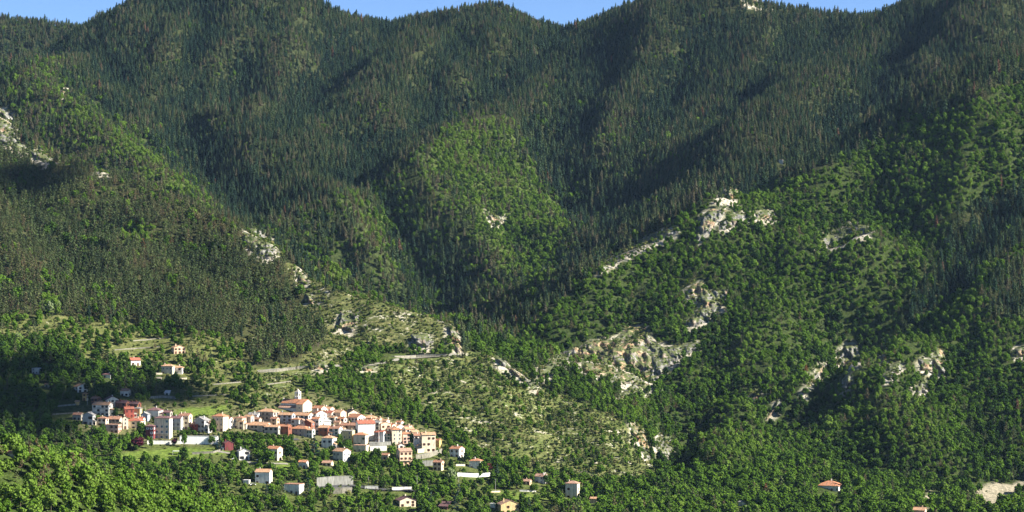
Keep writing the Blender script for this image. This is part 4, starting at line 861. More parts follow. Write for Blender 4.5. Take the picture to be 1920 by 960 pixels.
# -- walls, terraces, roads
def run_wall(pts, hgt, thick, label, mat, name='retaining_wall', cat='wall', cap=True, dmin=1150, step=14):
    P = []
    for (ax, ay), (bx, by) in zip(pts[:-1], pts[1:]):
        n = max(1, int(abs(bx - ax) / step))
        for i in range(n): P.append((ax + (bx - ax) * i / n, ay + (by - ay) * i / n))
    P.append(pts[-1]); W = [world_pt(x, y, ray_ground(x, y, dmin)) for x, y in P]
    dm = float(np.median([w_[1] for w_ in W])); W = [world_pt(x, y, np.clip(w_[1], dm - 25, dm + 25)) for (x, y), w_ in zip(P, W)]
    base = Vector(W[0]); r = empty(name, base); tag(r, label, cat)
    m, c = MB(), MB()
    for a, b in zip(W[:-1], W[1:]):
        a, b = Vector(a) - base, Vector(b) - base; t = Vector((0, thick, 0)); dn = Vector((0, 0, -5)); up = Vector((0, 0, hgt))
        m.prism([a + dn, a + t + dn, a + t + up, a + up], [b + dn, b + t + dn, b + t + up, b + up])
        f = Vector((0, -.12, 0)); c.prism([a + up + f, a + t + up - f, a + t + up - f + Vector((0, 0, .22)), a + up + f + Vector((0, 0, .22))], [b + up + f, b + t + up - f, b + t + up - f + Vector((0, 0, .22)), b + up + f + Vector((0, 0, .22))])
    m.obj('wall_face', mat, r)
    if cap: c.obj('coping', M_CONC, r)
    ax = [p[0] for p in pts]; CLEAR.append((W[len(W)//2][0], W[len(W)//2][1], 3, min(ax), max(ax), min(p[1] for p in pts) - hgt * F_PX / dm, max(p[1] for p in pts), dm)); MARKS.append((label, min(ax), max(ax), CLEAR[-1][5], CLEAR[-1][6]))
    return r
run_wall([(337,832),(408,833)], 5.6, 3.5, 'long bright white terrace wall in front of the village', WALL['bright'], step=40)
run_wall([(276,833),(338,833)], 2.6, 1.2, 'pale garden wall in front of the cream apartment house', WALL['pale'])
run_wall([(281,748),(303,746),(330,748)], 1.7, .8, 'low grey terrace wall under the little white shed', M_CONC)
run_wall([(290,702),(304,702)], 1.2, .6, 'short pale garden wall left of the cream villa', WALL['cream'])
run_wall([(293,711),(303,711)], 1.6, .6, 'rounded pale terrace wall below the cream villa', WALL['cream'])
run_wall([(336,712),(350,711)], 1.3, .6, 'pale garden wall lower right of the cream villa', WALL['cream'])
run_wall([(692,836),(712,836),(733,834)], 2.2, 8, 'green grey terrace deck in front of the narrow houses', M_CONC, 'terrace', 'terrace')
run_wall([(694,846),(725,845)], 3.6, 1, 'pale wall under the terrace deck', WALL['pale'])
run_wall([(783,850),(815,846)], 3.0, 1.2, 'pale retaining wall below the big pale house', WALL['cream'])
run_wall([(780,862),(806,858),(830,850)], 3.4, 1.2, 'stepped pale retaining wall sweeping below the village end', M_STONEW)
run_wall([(791,874),(812,873)], 3.6, .8, 'greenish garden wall left of the small peach house', M_CONC)
run_wall([(594,913),(626,910),(662,909)], 6.0, 1.5, 'tall grey concrete retaining wall in the lower gardens', M_CONC)
run_wall([(624,926),(660,925)], 4.0, 1.2, 'brownish lower retaining wall under the tall grey one', M_STONEW)
run_wall([(684,917),(709,917)], 2.2, .7, 'short pale parapet on the road right of the grey retaining wall', WALL['pale'])
run_wall([(735,919),(772,918)], 2.0, .7, 'long pale parapet along the lower road', WALL['pale'])
run_wall([(795,919),(804,918)], 1.6, .7, 'stub of pale wall at the right end of the lower road', WALL['pale'])
run_wall([(858,893),(890,895),(919,893)], 2.6, .8, 'long white garden wall below the half hidden white house', WALL['bright'])
run_wall([(855,874),(872,874)], 1.3, .7, 'low pale wall under the white house standing apart', WALL['cream'])
run_wall([(918,924),(938,923)], 1.0, .6, 'low pinkish wall beside a pole in the right gardens', WALL['peach'])
run_wall([(974,921),(1005,923)], 1.0, .6, 'low white wall left of the tall cream house', WALL['white'])
run_wall([(360,852),(400,850),(424,843)], 1.3, .8, 'pale bank wall curving along the lawn', M_STONEW)
run_wall([(104,763),(150,759)], .9, .5, 'thin grey wall along the dark western lane', M_CONC)
run_wall([(484,699),(520,697),(560,692),(596,690)], 2.0, .8, 'pale roadside wall cutting across the slope above the church', M_STONEW, dmin=1500)
run_wall([(720,672),(760,671),(800,669),(836,668)], 1.7, .8, 'dark roadside wall under the row of trees on the ridge road', M_STONEW, dmin=1500)

for _pts, _lab in run_wall_later: run_wall(_pts, .9, .7, _lab, M_STONEW, cap=False)
def strip(pts, width, label, mat, name='road', dmin=1150, step=10):
    P = []
    for (ax, ay), (bx, by) in zip(pts[:-1], pts[1:]):
        n = max(1, int(abs(bx - ax) / step)); P += [(ax + (bx - ax) * i / n, ay + (by - ay) * i / n) for i in range(n)]
    P.append(pts[-1]); W = np.array([world_pt(x, y, ray_ground(x, y, dmin)) for x, y in P])
    V, F = [], []
    for i, p in enumerate(W):
        t = W[min(i + 1, len(W) - 1)] - W[max(i - 1, 0)]; nrm = np.array([-t[1], t[0]]); nrm /= max(np.linalg.norm(nrm), 1e-6)
        for s in (-1, -.33, .33, 1): q = p[:2] + nrm * width / 2 * s; V.append((q[0], q[1], max(float(ground(q[0], q[1])), p[2] - .4) + .18))
    for i in range(len(W) - 1):
        for k in range(3): F.append((i * 4 + k, i * 4 + k + 1, i * 4 + 5 + k, i * 4 + 4 + k))
    tag(link(name, mesh_np(name, np.array(V), np.array(F), [mat])), label, kind='structure')
M_ROAD = plaster('pale_road', (.22, .205, .165)); M_ASPH = plaster('asphalt', (.06, .06, .062), scale=.6)
strip([(484,697),(560,690),(596,688),(650,686),(700,684),(760,672),(836,667),(868,664)], 5, 'pale road cut across the slope above the church', M_ROAD, dmin=1500)
strip([(170,800),(205,818),(270,830)], 4, 'shaded lane through the western houses', M_ASPH)
strip([(594,914),(662,911),(710,918),(772,920),(804,920)], 5, 'lower road behind its parapets', M_ASPH)
strip([(440,830),(500,826),(560,824)], 5, 'village street under the plane trees', M_ASPH)
strip([(405,846),(430,850),(470,868),(540,870)], 3, 'pale lane between the lower gardens', M_ROAD)

# -- poles, parasols, cars
def pole(px, yt, yb, label, r=.14, mast=False, arm=True, dmin=1150):
    d = ray_ground(px, yb, dmin); h = (yb - yt) * d / F_PX; b = world_pt(px, yb, d); e = empty('antenna_mast' if mast else 'utility_pole', b); tag(e, label, 'mast' if mast else 'pole')
    m = MB(); m.tube((0, 0, -1), (0, 0, h), r, r * .6, 8); m.obj('shaft', M_POLE, e)
    if arm:
        m = MB(); m.box(-.8, .8, -.06, .06, h - .6, h - .48)
        for x in (-.7, 0, .7): m.tube((x, 0, h - .48), (x, 0, h - .28), .06, seg=6)
        m.obj('crossarm', M_METAL, e)
pole(39,819,846,'grey utility pole rising from the wood at the lower left',dmin=880); pole(164,741,759,'thin pole beside the narrow ochre house'); pole(272,760,778,'tall thin mast above the blue grey gabled house',mast=True,arm=False)
pole(782,891,914,'pale utility pole in the trees right of the lower road'); pole(691,894,912,'pale pole over the short road parapet'); pole(929,898,923,'slender pole by the low pinkish wall'); pole(428,811,829,'thin white flagpole behind the dark red chalet',r=.08,arm=False); pole(860,893,904,'short pole in the garden trees below the long white wall')
def parasol(px, yb, label):
    d = ray_ground(px, yb); k = d / F_PX; e = empty('parasol', world_pt(px, yb, d)); tag(e, label, 'parasol', None)
    m = MB(); m.tube((0, 0, -.3), (0, 0, 2.6), .04, seg=6); m.obj('pole', M_METAL, e); m = MB(); m.tube((0, 0, 2.1), (0, 0, 2.75), 1.7, .05, 8); m.obj('canopy', SHUT['white'], e)
parasol(438, 866, 'round white parasol on the lane below the dark red chalet'); parasol(484, 868, 'white parasol right of the white gabled house')
def car(px, yb, rz, col, label):
    d = ray_ground(px, yb); b = world_pt(px, yb, d); e = empty('car', b, rz); tag(e, label, 'car', None); m = MB()
    a = [(-2, .35), (2, .35), (2.05, .8), (1.1, .95), (-1.9, .98), (-2.05, .7)]; m.prism([(x, -.82, z) for x, z in a], [(x, .82, z) for x, z in a]); m.obj('body', SHUT[col], e)
    m = MB(); a = [(-1.6, .97), (1.05, .95), (.45, 1.45), (-1.2, 1.48)]; m.prism([(x, -.7, z) for x, z in a], [(x, .7, z) for x, z in a]); g = m.obj('cabin', M_GLASS, e); m = MB(); m.box(-1.15, .4, -.66, .66, 1.482, 1.53); m.obj('roof_panel', SHUT[col], g)
    for x in (-1.25, 1.3):
        for s in (-1, 1): m = MB(); m.tube((x, s * .66, .33), (x, s * .86, .33), .33, seg=12); m.obj('wheel', SHUT['dark'], e)
car(474, 910, .4, 'white', 'white car parked between the carport and the big white house'); car(523, 921, .9, 'white', 'white car on the drive left of the low modern house'); car(612, 911, .1, 'grey', 'grey car on the lower road beside the grey retaining wall')
def greenhouse():
    d = ray_ground(330, 852); e = empty('garden_shelter', world_pt(333, 852, d)); tag(e, 'small white open shelter standing on the lawn below the white terrace wall', 'shelter')
    m = MB(); m.box(-3.4, 3.4, -1.6, 1.6, 2.3, 2.45); m.obj('canopy', SHUT['white'], e)
    for x in (-3.2, 3.2):
        for y in (-1.4, 1.4): m = MB(); m.tube((x, y, -1), (x, y, 2.3), .07, seg=6); m.obj('post', SHUT['white'], e)
greenhouse()

# ------------------------------------------------------------------ forests
#        accept probability on the 5 m lattice, species mix, size, tint centre, tint spread
GROW = {
 CON: (.88, [('conifer_tree', .86), ('pine_tree', .11), ('broadleaf_tree', .03)], (.62, 1.12), .43, .22),
 CMX: (.75, [('conifer_tree', .74), ('broadleaf_tree', .14), ('pine_tree', .12)], (.7, 1.3), .52, .2),
 MIX: (.85, [('conifer_tree', .42), ('broadleaf_tree', .40), ('pine_tree', .18)], (.55, 1.1), .58, .18),
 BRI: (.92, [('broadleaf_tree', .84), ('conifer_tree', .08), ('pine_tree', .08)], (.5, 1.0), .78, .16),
 BRD: (1.0, [('broadleaf_tree', .91), ('pine_tree', .09)], (.45, 1.0), .55, .21),
 DPN: (.95, [('conifer_tree', .55), ('pine_tree', .35), ('broadleaf_tree', .10)], (.7, 1.3), .40, .17),
 PIN: (.84, [('pine_tree', .94), ('broadleaf_tree', .06)], (.75, 1.35), .50, .15),
 SCR: (.36, [('broadleaf_tree', .6), ('pine_tree', .4)], (.28, .72), .52, .2),
 SCD: (.2, [('broadleaf_tree', .5), ('pine_tree', .5)], (.25, .5), .50, .18),
 TER: (.55, [('broadleaf_tree', .8), ('pine_tree', .2)], (.45, .95), .58, .2),
 VWD: (.95, [('broadleaf_tree', .92), ('pine_tree', .08)], (.45, .8), .62, .14),
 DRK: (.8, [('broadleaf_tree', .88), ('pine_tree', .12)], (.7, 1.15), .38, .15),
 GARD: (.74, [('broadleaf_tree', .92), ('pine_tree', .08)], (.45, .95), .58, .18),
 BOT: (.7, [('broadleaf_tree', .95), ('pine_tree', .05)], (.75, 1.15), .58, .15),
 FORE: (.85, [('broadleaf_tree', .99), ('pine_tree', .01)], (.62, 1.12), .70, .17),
 VIL: (.32, [('broadleaf_tree', 1.0)], (.28, .5), .5, .15), ROCK: (.18, [('broadleaf_tree', 1.0)], (.2, .42), .42, .15),
}
SHRUBS = {SCR: 1.2, SCD: 1.1, TER: .35, GARD: .30, ROCK: .55, VIL: .4, LAWN: .03, BRI: .10, VWD: .3, SCREE: .03}
def lattice(step):
    xs = np.arange(-1150, 1150, step); ys = np.arange(870, 4480, step); X, Y = np.meshgrid(xs, ys, indexing='ij'); X, Y = X.ravel(), Y.ravel()
    X = X + RNG.uniform(-.48, .48, X.shape) * step; Y = Y + RNG.uniform(-.48, .48, Y.shape) * step
    k = np.abs(X) < Y * (W_PX / 2 + 420) / F_PX; return X[k], Y[k]
def house_clear(x, y, px, py, top):
    ok = np.ones(len(x), bool)
    for (hx, hy, hr, x0, x1, yt, yb, hd) in CLEAR:
        ok &= ~(np.hypot(x - hx, y - hy) < hr)
        ok &= ~((px > x0 - 4) & (px < x1 + 4) & (y < hd) & (y > hd - 90) & (top < yb - 1.0 - .18 * (yb - yt)))
    for (x0, x1, yt, yb, hd) in OPEN_VIEW:      # scree and rock faces keep their lower growth short
        ok &= ~((px > x0) & (px < x1) & (y < hd + 6) & (y > hd - 110) & (top < yb - .40 * (yb - yt)))
    return ok
FOREST = {sp: [] for sp in SPECIES}          # rows: x y z scale rot tint px py_top height_px zone
X, Y = lattice(5.0); Z = ground(X, Y); zn, px, py, hid = zone_at(X, Y, Z, 7.0, 9.0)
def bulge(x, y, r=55.0): return ground(x, y) - sum(ground(x + r * math.cos(a), y + r * math.sin(a)) for a in (0, .785, 1.571, 2.356, 3.142, 3.927, 4.712, 5.498)) / 8
conv = np.clip(bulge(X, Y) / 7.0, -1.3, 1.3)     # dry spurs grow thin; tint also paints relief shading, spurs lighter, hollows darker
clump = fbm(X / 75, Y / 75, 3, 77); gap = fbm(X / 30, Y / 30, 2, 99)
for zid, (acc, mix, (s0, s1), tc_, ts) in GROW.items():
    m = (zn == zid) & (RNG.random(len(X)) < acc * np.clip(1 + .6 * gap, .72 if zid in (CON, CMX, MIX, BRD, DPN, PIN, BRI, FORE) else .2, 1.25)); ii = np.nonzero(m)[0]
    w = np.array([p for _, p in mix]); u = RNG.random(len(ii)) + .25 * clump[ii] * (len(mix) > 1); cs = np.cumsum(w)
    sel = np.clip(np.searchsorted(cs, np.clip(u, 0, .9999)), 0, len(mix) - 1)
    for k, (sp, _) in enumerate(mix):
        j = ii[sel == k]
        if not len(j): continue
        sc = RNG.uniform(s0, s1, len(j)) * (1 + .12 * RNG.normal(size=len(j))); sc *= np.where(zid in (CON,) and sp == 'broadleaf_tree', .8, 1)
        sc *= 1 - .10 * conv[j]; tint = np.clip(tc_ + .15 * conv[j] + .16 * clump[j] + ts * RNG.normal(size=len(j)), .02, .86)  # tint rises on spurs and sinks in hollows to deepen the relief shading
        odd = RNG.random(len(j)) < (.012 if sp == 'pine_tree' else .03) * np.clip(gap[j] - .1, 0, 1) ; tint = np.where(odd, RNG.uniform(.9, 1.15, len(j)), tint)
        hp = F_PX * SPECIES[sp][2] * sc / Y[j]; top = py[j] - hp
        ok = (hid[j] < hp * .85) & house_clear(X[j], Y[j], px[j], py[j], top)
        j, sc, tint, hp, top = j[ok], sc[ok], tint[ok], hp[ok], top[ok]
        vis = np.clip(hp - np.maximum(hid[j], 0), 0, None) * ((px[j] > 3) & (px[j] < W_PX - 3) & (top < H_PX - 4))
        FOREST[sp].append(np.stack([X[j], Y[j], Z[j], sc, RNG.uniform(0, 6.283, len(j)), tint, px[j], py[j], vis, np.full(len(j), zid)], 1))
X, Y = lattice(3.2); Z = ground(X, Y); zn, px, py, hid = zone_at(X, Y, Z); gap = fbm(X / 14, Y / 14, 2, 199)
acc = np.zeros(19); 
for zid, a in SHRUBS.items(): acc[zid] = a
j = np.nonzero(RNG.random(len(X)) < acc[zn] * np.clip(.75 + 1.1 * gap, .05, 1.4))[0]
sc = RNG.uniform(.4, 1.15, len(j)) * (1 + .5 * (RNG.random(len(j)) < .12)); hp = F_PX * 1.9 * sc / Y[j]
ok = (hid[j] < hp * .85) & house_clear(X[j], Y[j], px[j], py[j], py[j] - hp); j, sc, hp = j[ok], sc[ok], hp[ok]
tint = np.clip(.6 + .3 * gap[j] + .2 * RNG.normal(size=len(j)), .02, .98)
vis = np.clip(hp - np.maximum(hid[j], 0), 0, None) * ((px[j] > 3) & (px[j] < W_PX - 3) & (py[j] < H_PX))
FOREST['shrub'].append(np.stack([X[j], Y[j], Z[j], sc, RNG.uniform(0, 6.283, len(j)), tint, px[j], py[j], vis, zn[j]], 1))

ZNAME = {CON: 'on the far mountain slopes', CMX: 'on the far slopes in the middle of the valley', MIX: 'among leafy trees on the middle spur', BRI: 'in a bright green strip of leafy wood', BRD: 'in the dense wood covering the right hand mountain',
         DPN: 'in the dark conifer stand on the right hand mountain', PIN: 'in the pine wood on the hill above the village', SCR: 'on the dry slope right of the village', SCD: 'on the rocky ridge above the road', TER: 'on the grassy terraces above the village',
         VWD: 'in the wood behind the church', DRK: 'in the dark wood left of the village', GARD: 'in the gardens below the village', BOT: 'in the wood along the bottom right', FORE: 'in the sunny wood filling the lower left corner', VIL: 'between the village houses', ROCK: 'clinging to bare rock', LAWN: 'on the lawn below the village', SCREE: 'on the bare pale scree'}
KIND = {'broadleaf_tree': ('tree', ('dark green broadleaf tree', 'green broadleaf tree', 'bright green broadleaf tree', 'pale silvery broadleaf tree')), 'conifer_tree': ('conifer', ('dark narrow conifer', 'narrow dark green conifer', 'olive tinged narrow conifer', 'rusty brown dead conifer')),
        'pine_tree': ('pine', ('dark green pine', 'dull green pine', 'lighter olive pine', 'browned pine')), 'shrub': ('shrub', ('dark low shrub', 'green low shrub', 'yellowish green low shrub', 'pale dry low shrub'))}
def _short(lab):
    for cut in (' with ', ' under ', ' among ', ' at ', ' beside ', ' behind ', ' on ', ' above ', ' below ', ' left ', ' right ', ' in ', ' near ', ' between ', ' half ', ' standing ', ' joined ', ' by ', ' of ', ' over ', ' just ', ' directly ', ' alone ', ' cutting ', ' along ', ' lowest ', ' highest ', ' stepping ', ' cut ', ' sunk ', ' from ', ' sweeping ', ' curving ', ' running ', ' seen ', ','): lab = lab.split(cut)[0]
    return lab
USED = set()
def tree_label(nm, zid, px, py, ti, big, rng):
    best, bd = None, 34.0
    for (lab, x0, x1, yt, yb) in MARKS:
        dx = max(x0 - px, 0, px - x1); dy = max(yt - py, 0, py - yb); d = math.hypot(dx, dy)
        if d < bd: best, bd = (lab, x0, x1, yt, yb), d
    size = 'tall ' if big > .66 else 'small ' if big < .33 else ''
    if best:
        lab, x0, x1, yt, yb = best; rel = 'left of' if px < x0 else 'right of' if px > x1 else 'below' if py > yb else 'beside'
        t = '%s%s %s the %s' % (size, nm, rel, _short(lab))
        if t not in USED: USED.add(t); return t
    (ax, bx), (ay, by) = rng; u = (px - ax) / max(bx - ax, 1); v = (py - ay) / max(by - ay, 1)
    place = ('upper ' if v < .33 else 'lower ' if v > .66 else 'middle ') + ('far left part', 'left part', 'left of centre', 'right of centre', 'right part', 'far right part')[int(min(u, .999) * 6)]
    return '%s%s %s, %s' % (size, nm, ZSHORT[int(zid)], place)
ZSHORT = {CON: 'on the far slopes', CMX: 'on the middle slopes', MIX: 'on the middle spur', BRI: 'in the bright strip', BRD: 'on the right mountain', DPN: 'in the right conifer stand', PIN: 'in the hill pine wood', SCR: 'on the dry slope', SCD: 'on the rocky ridge',
          TER: 'on the grassy terraces', VWD: 'behind the church', DRK: 'in the dark left wood', GARD: 'in the lower gardens', BOT: 'along the bottom right', FORE: 'in the sunny corner wood', VIL: 'among the village houses', ROCK: 'on bare rock', LAWN: 'on the lawn', SCREE: 'on pale scree'}
def plant(sp, k, x, y, z, sc, rot, tint, label, cat, group, wide=1.0):
    r = empty(sp, (x, y, z), rot); r.scale = (sc * wide, sc * wide, sc)
    crown, trunk = PARTS[sp][k % len(PARTS[sp])]
    c = link('crown', crown, r); c['tint'] = float(tint); link('trunk', trunk, r)
    tag(r, label, cat, group); return r
def scatter_group(coll):
    g = bpy.data.node_groups.new('scatter', 'GeometryNodeTree')
    g.interface.new_socket('Geometry', in_out='INPUT', socket_type='NodeSocketGeometry'); g.interface.new_socket('Geometry', in_out='OUTPUT', socket_type='NodeSocketGeometry')
    n, l = g.nodes, g.links; gi, go = n.new('NodeGroupInput'), n.new('NodeGroupOutput'); ip = n.new('GeometryNodeInstanceOnPoints'); ci = n.new('GeometryNodeCollectionInfo')
    ci.inputs['Collection'].default_value = coll; ci.inputs['Separate Children'].default_value = True; ci.inputs['Reset Children'].default_value = True
    def attr(nm, ty):
        a = n.new('GeometryNodeInputNamedAttribute'); a.data_type = ty; a.inputs['Name'].default_value = nm; return a.outputs['Attribute']
    ip.inputs['Pick Instance'].default_value = True
    l.new(gi.outputs[0], ip.inputs['Points']); l.new(ci.outputs[0], ip.inputs['Instance']); l.new(attr('variant', 'INT'), ip.inputs['Instance Index'])
    e = n.new('FunctionNodeEulerToRotation'); l.new(attr('turn', 'FLOAT_VECTOR'), e.inputs[0]); l.new(e.outputs[0], ip.inputs['Rotation']); l.new(attr('size', 'FLOAT_VECTOR'), ip.inputs['Scale'])
    l.new(ip.outputs[0], go.inputs[0]); return g
STUFF_NAME = {'broadleaf_tree': 'broadleaf_forest', 'conifer_tree': 'conifer_forest', 'pine_tree': 'pine_forest', 'shrub': 'scrub'}
for sp, rows in FOREST.items():
    A = np.concatenate(rows); A[:, 2] += np.where(A[:, 9] == ROCK, 2.2, 0); A = A[np.argsort(-A[:, 8])]
    cat, names = KIND[sp]; nv = SPECIES[sp][1]; T = A[:N_SINGLE]
    box = {z: ((T[T[:, 9] == z][:, 6].min(), T[T[:, 9] == z][:, 6].max()), (T[T[:, 9] == z][:, 7].min(), T[T[:, 9] == z][:, 7].max())) for z in np.unique(T[:, 9])}
    rank = {z: np.sort(T[T[:, 9] == z][:, 8]) for z in box}
    for k, (x, y, z, sc, rot, ti, px_, py_, vis, zid) in enumerate(A[:N_SINGLE]):
        nm = names[0 if ti < .4 else 1 if ti < .6 else 2 if ti < .9 else 3]; gl = nm + ' ' + ZNAME[int(zid)]; lab = tree_label(nm, zid, px_, py_, ti, np.searchsorted(rank[zid], vis) / len(rank[zid]), box[zid])
        plant(sp, k, x, y, z, sc, rot, ti, lab, cat, gl.replace('tree', 'trees', 1) if 'tree' in nm else gl.replace(nm, nm + 's'))
    B = A[N_SINGLE:]
    me = bpy.data.meshes.new(STUFF_NAME[sp]); me.vertices.add(len(B)); me.vertices.foreach_set('co', B[:, :3].astype(np.float32).ravel())
    def put(nm, ty, arr, field='value'):
        a = me.attributes.new(nm, ty, 'POINT'); a.data.foreach_set(field, arr)
    lean, odd_w, odd_h = (.11, (.72, 1.35), (.72, 1.22)) if sp in ('broadleaf_tree', 'shrub') else (.03, (.85, 1.18), (.82, 1.15))
    w = RNG.uniform(.85, 1.15, len(B)) * (1.18 if sp == 'conifer_tree' else 1)
    put('variant', 'INT', RNG.integers(0, nv, len(B)).astype(np.int32)); put('tint', 'FLOAT', B[:, 5].astype(np.float32))
    put('turn', 'FLOAT_VECTOR', np.stack([RNG.normal(size=len(B)) * lean, RNG.normal(size=len(B)) * lean, B[:, 4]], 1).astype(np.float32).ravel(), 'vector')
    put('size', 'FLOAT_VECTOR', np.stack([B[:, 3] * w, B[:, 3] * w * RNG.uniform(*odd_w, len(B)), B[:, 3] * RNG.uniform(*odd_h, len(B))], 1).astype(np.float32).ravel(), 'vector')
    coll = bpy.data.collections.new(STUFF_NAME[sp])
    for k, wm in enumerate(WHOLE[sp]): coll.objects.link(bpy.data.objects.new('%s_shape_%d' % (sp, k), wm))
    o = link(STUFF_NAME[sp], me); md = o.modifiers.new('scatter', 'NODES'); md.node_group = scatter_group(coll)
    tag(o, {'broadleaf_tree': 'mass of broadleaf trees covering the slopes', 'conifer_tree': 'mass of dark conifers covering the far mountains', 'pine_tree': 'mass of pines covering the hill above the village', 'shrub': 'low scrub dotted over the dry stony slopes'}[sp], kind='stuff')
    print(sp, len(A))

# ------------------------------------------------------------------ garden trees one can name
def at_photo(sp, k, px, yb, yt, label, cat, tint=.5, group=None, wide=1.0, dmin=1150):
    d = ray_ground(px, yb, dmin); h0 = (SPECIES.get(sp) or EXTRA[sp])[2]; b = world_pt(px, yb, d); sc = (yb - yt) * d / F_PX / h0
    r = plant(sp, k, b[0], b[1], b[2], sc, random.uniform(0, 6.28), tint, label, cat, group, wide); return r
G1 = 'round headed trees in a row below the plane trees'
for i, (px, lab) in enumerate([(447,'round clipped tree just right of the dark red chalet'),(462,'tilted looking round tree, second from the chalet in the row'),(475,'smallest round tree of the row, third from the chalet'),(490,'largest round clipped tree of the row'),(507,'round clipped tree, second from the right of the big one'),(522,'round clipped tree directly above the orange roofed garden house'),(537,'round clipped tree at the right end of the row')]):
    at_photo('round_tree', i, px, 842, 822 if i != 2 else 826, lab, 'tree', .66, G1)
G2 = 'dark plane trees along the village street'
for i, px in enumerate(range(424, 548, 11)):
    at_photo('broadleaf_tree', i, px, 829, 810 - (i % 3) + (i - 3) * .6, ('dark plane tree at the left end of the street row', 'dark plane tree second in the street row', 'dark plane tree below the brown hipped roof', 'dark plane tree third right of the left end, taller than its neighbours', 'dark plane tree in front of the long grey house', 'dark plane tree before the right part of the long grey house', 'dark plane tree between the long grey and the tan roofed house', 'dark plane tree before the tan roofed house', 'dark plane tree left of the red fronted house', 'dark plane tree below the red fronted house', 'dark plane tree under the white gable of the red fronted house', 'dark plane tree at the right end of the street row')[i], 'tree', .34, G2, 1.15)
TREES = [
 ('cedar_tree',589,856,814,'great dark cedar in the middle below the village','cedar',.25,1.15),('cedar_tree',411,845,812,'dark green conical conifer at the right end of the white terrace wall','conifer',.4,.62),('broadleaf_tree',399,818,784,'slim tree in front of the tall cream orange roofed house','tree',.42,.62),
 ('round_tree',505,872,844,'round garden tree hiding the front of the cream orange roofed house','tree',.6,1.0),('round_tree',484,864,842,'round dark green tree right of the white gabled house','tree',.5,1.1),('broadleaf_tree',608,864,840,'bright green garden tree below the white tan roofed house','tree',.62,1.1),('round_tree',680,872,845,'big round green tree below the arcade','tree',.56,1.25),
 ('broadleaf_tree',705,866,838,'dark tree right of the big round green tree','tree',.22,1.1),('broadleaf_tree',733,855,835,'bright green tree at the foot of the terrace wall','tree',.66,1.2),('broadleaf_tree',667,822,803,'green tree before the left edge of the blank white wall','tree',.58,.9),('broadleaf_tree',681,820,803,'green tree in front of the blank white wall','tree',.56,.9),
 ('broadleaf_tree',652,846,822,'dark round tree left of the arcade','tree',.4,1.1),('broadleaf_tree',636,834,812,'bright tree between the white and the yellow house','tree',.62,.9),('broadleaf_tree',622,850,834,'dark bushy tree below the white tan roofed house','tree',.28,1.2),('broadleaf_tree',772,836,810,'dark vine covered tree between the pink and the pale houses','tree',.25,.55),
 ('plum_tree',258,845,819,'deep purple plum tree beside the lawn','tree',.4,1.15),('plum_tree',327,836,821,'smaller purple plum tree before the pale garden wall','tree',.5,1.0),('broadleaf_tree',265,822,790,'dark green tree right of the cream red roofed house','tree',.36,.8),('broadleaf_tree',211,834,810,'dark tree below the pink house','tree',.2,1.1),
 ('broadleaf_tree',234,842,818,'green tree left of the purple plum tree','tree',.48,1.0),('broadleaf_tree',192,818,793,'dark tree left of the pink house','tree',.25,.8),('broadleaf_tree',217,784,764,'dark tree right of the big white western house','tree',.2,.8),('round_tree',342,820,806,'dark hedge tree left of three behind the white terrace wall','tree',.3,1.1),('round_tree',353,820,806,'dark hedge tree in the middle of three behind the white terrace wall','tree',.32,1.1),('round_tree',364,820,806,'dark hedge tree right of three behind the white terrace wall','tree',.3,1.1),
 ('cypress_tree',790,872,850,'slim dark cypress below the retaining walls','cypress',.2,.8),('broadleaf_tree',779,892,858,'large green tree right of the peach house with the red balcony','tree',.5,1.3),('cedar_tree',577,930,895,'dark layered conifer right of the low modern house','conifer',.45,.9),('cedar_tree',808,953,922,'bluish cedar in the lowest gardens','cedar',.8,.9),('cedar_tree',853,954,928,'dark spreading cedar right of the slanting hut','cedar',.2,1.2),
 ('broadleaf_tree',846,910,877,'pale olive green weeping tree below the long white wall','tree',1.0,1.0),('cedar_tree',932,902,869,'layered green conifer right of the tiny red hut','conifer',.55,.8),('cedar_tree',992,962,931,'almost black conifer in the right gardens','conifer',.1,1.0),('broadleaf_tree',93,590,562,'pale silvery green tree at the lower edge of the pine wood','tree',1.05,.8),
 ('broadleaf_tree',345,838,806,'tall slender tree before the greyish white house','tree',.5,.5),('broadleaf_tree',283,842,818,'thin young tree before the dark red house','tree',.45,.5),('broadleaf_tree',560,868,846,'green tree right of the cream orange roofed house','tree',.5,1.0),('broadleaf_tree',906,892,862,'bright green tree right of the half hidden white house','tree',.62,1.0),
 ('cedar_tree',500,935,905,'dark conifer below the big white house','conifer',.3,.8),('cedar_tree',860,938,905,'bluish conifer among the right garden trees','conifer',.7,.9),('broadleaf_tree',1365,930,893,'broad dark tree left of the lone orange roofed house','tree',.35,1.1),('conifer_tree',1756,430,402,'dark red dead conifer on the right hand mountain','conifer',1.15,.9),('conifer_tree',1877,352,325,'deep red dead conifer near the right edge','conifer',1.15,.9),('conifer_tree',1907,780,745,'orange brown dead conifer at the right edge','conifer',1.1,.9),
]
for i, (sp, px, yb, yt, lab, cat, ti, wd) in enumerate(TREES): at_photo(sp, i, px, yb, yt, lab, cat, ti, None, wd)

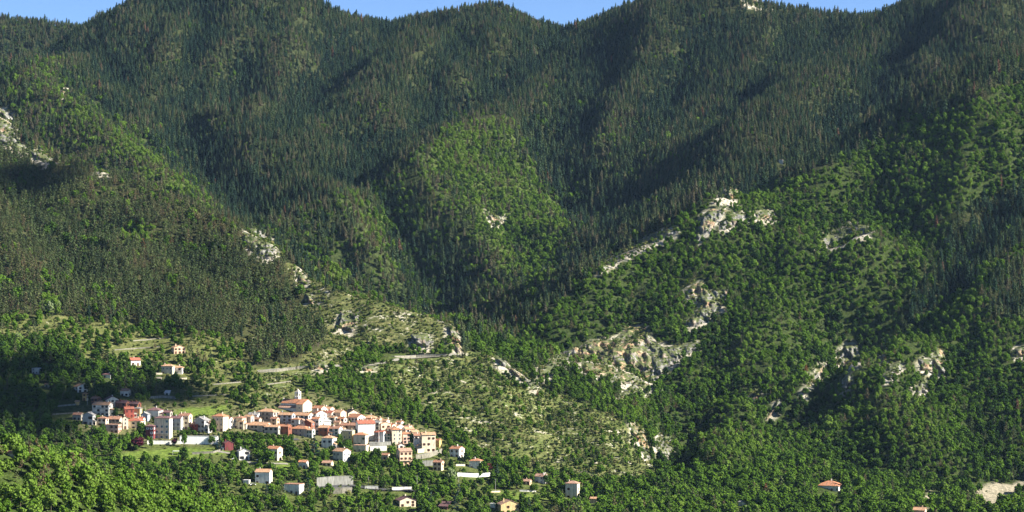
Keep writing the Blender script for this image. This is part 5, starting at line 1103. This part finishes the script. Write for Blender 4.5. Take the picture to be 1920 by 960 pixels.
# ------------------------------------------------------------------ unseen clouds inferred from the shade, set off toward the sun (above the frame; they cast the shade on the west houses)
M_CLOUD, _n, _l, _b = mat_new('cloud_white', 1.0); _b.inputs['Base Color'].default_value = (.85, .86, .88, 1)
def cloud(target, rx, ry, alt, label, seed):
    d = ray_ground(*target, 1300); p = Vector(world_pt(*target, d)); c = p + sdir * ((alt - p.z) / sdir.z); rg = np.random.default_rng(seed); V, F, n = [], [], 0
    bm = bmesh.new(); bmesh.ops.create_icosphere(bm, subdivisions=3, radius=1); iv = np.array([v.co[:] for v in bm.verts]); fi = np.array([[v.index for v in f.verts] for f in bm.faces]); bm.free()
    for i in range(19):
        a, q = rg.uniform(0, 6.283), math.sqrt(rg.uniform(0, 1)); r = rg.uniform(.18, .42) * min(rx, ry) * (1.15 - .55 * q); o = np.array([math.cos(a) * q * rx, math.sin(a) * q * ry, rg.uniform(-.1, .3) * r])
        w = 1 + .18 * perlin(iv[:, 0] * 2 + i, iv[:, 1] * 2 + iv[:, 2] * 2, seed)
        V.append(o + iv * w[:, None] * np.array([r, r, r * .6])); F.append(fi + n); n += len(iv)
    ob = link('cloud', mesh_np('cloud', np.concatenate(V), np.concatenate(F), [M_CLOUD], smooth=True)); ob.location = c; tag(ob, label, kind='structure')
cloud((112, 742), 100, 112, 1500, 'unseen white cloud set toward the sun, shading the western end of the village', 5)
cloud((25, 345), 50, 60, 1500, 'small unseen white cloud set toward the sun, shading the left ridge', 8)

# ------------------------------------------------------------------ valley air
m = bpy.data.materials.new('valley_air'); m.use_nodes = True; nt = m.node_tree; nt.nodes.clear(); o_ = nt.nodes.new('ShaderNodeOutputMaterial'); pv = nt.nodes.new('ShaderNodeVolumePrincipled')
pv.inputs['Color'].default_value = (.45, .68, 1.0, 1); pv.inputs['Density'].default_value = HAZE; pv.inputs['Anisotropy'].default_value = 0.1; nt.links.new(pv.outputs[0], o_.inputs['Volume'])
m.cycles.homogeneous_volume = True if hasattr(m.cycles, 'homogeneous_volume') else None
b = MB(); b.box(-2750, 2750, -420, 5750, float(ZZ.min()) - 1.0, max(float(ZZ.max()) + 24, 20)); tag(b.obj('haze', m), 'thin blue summer haze lying in the valley', kind='stuff')
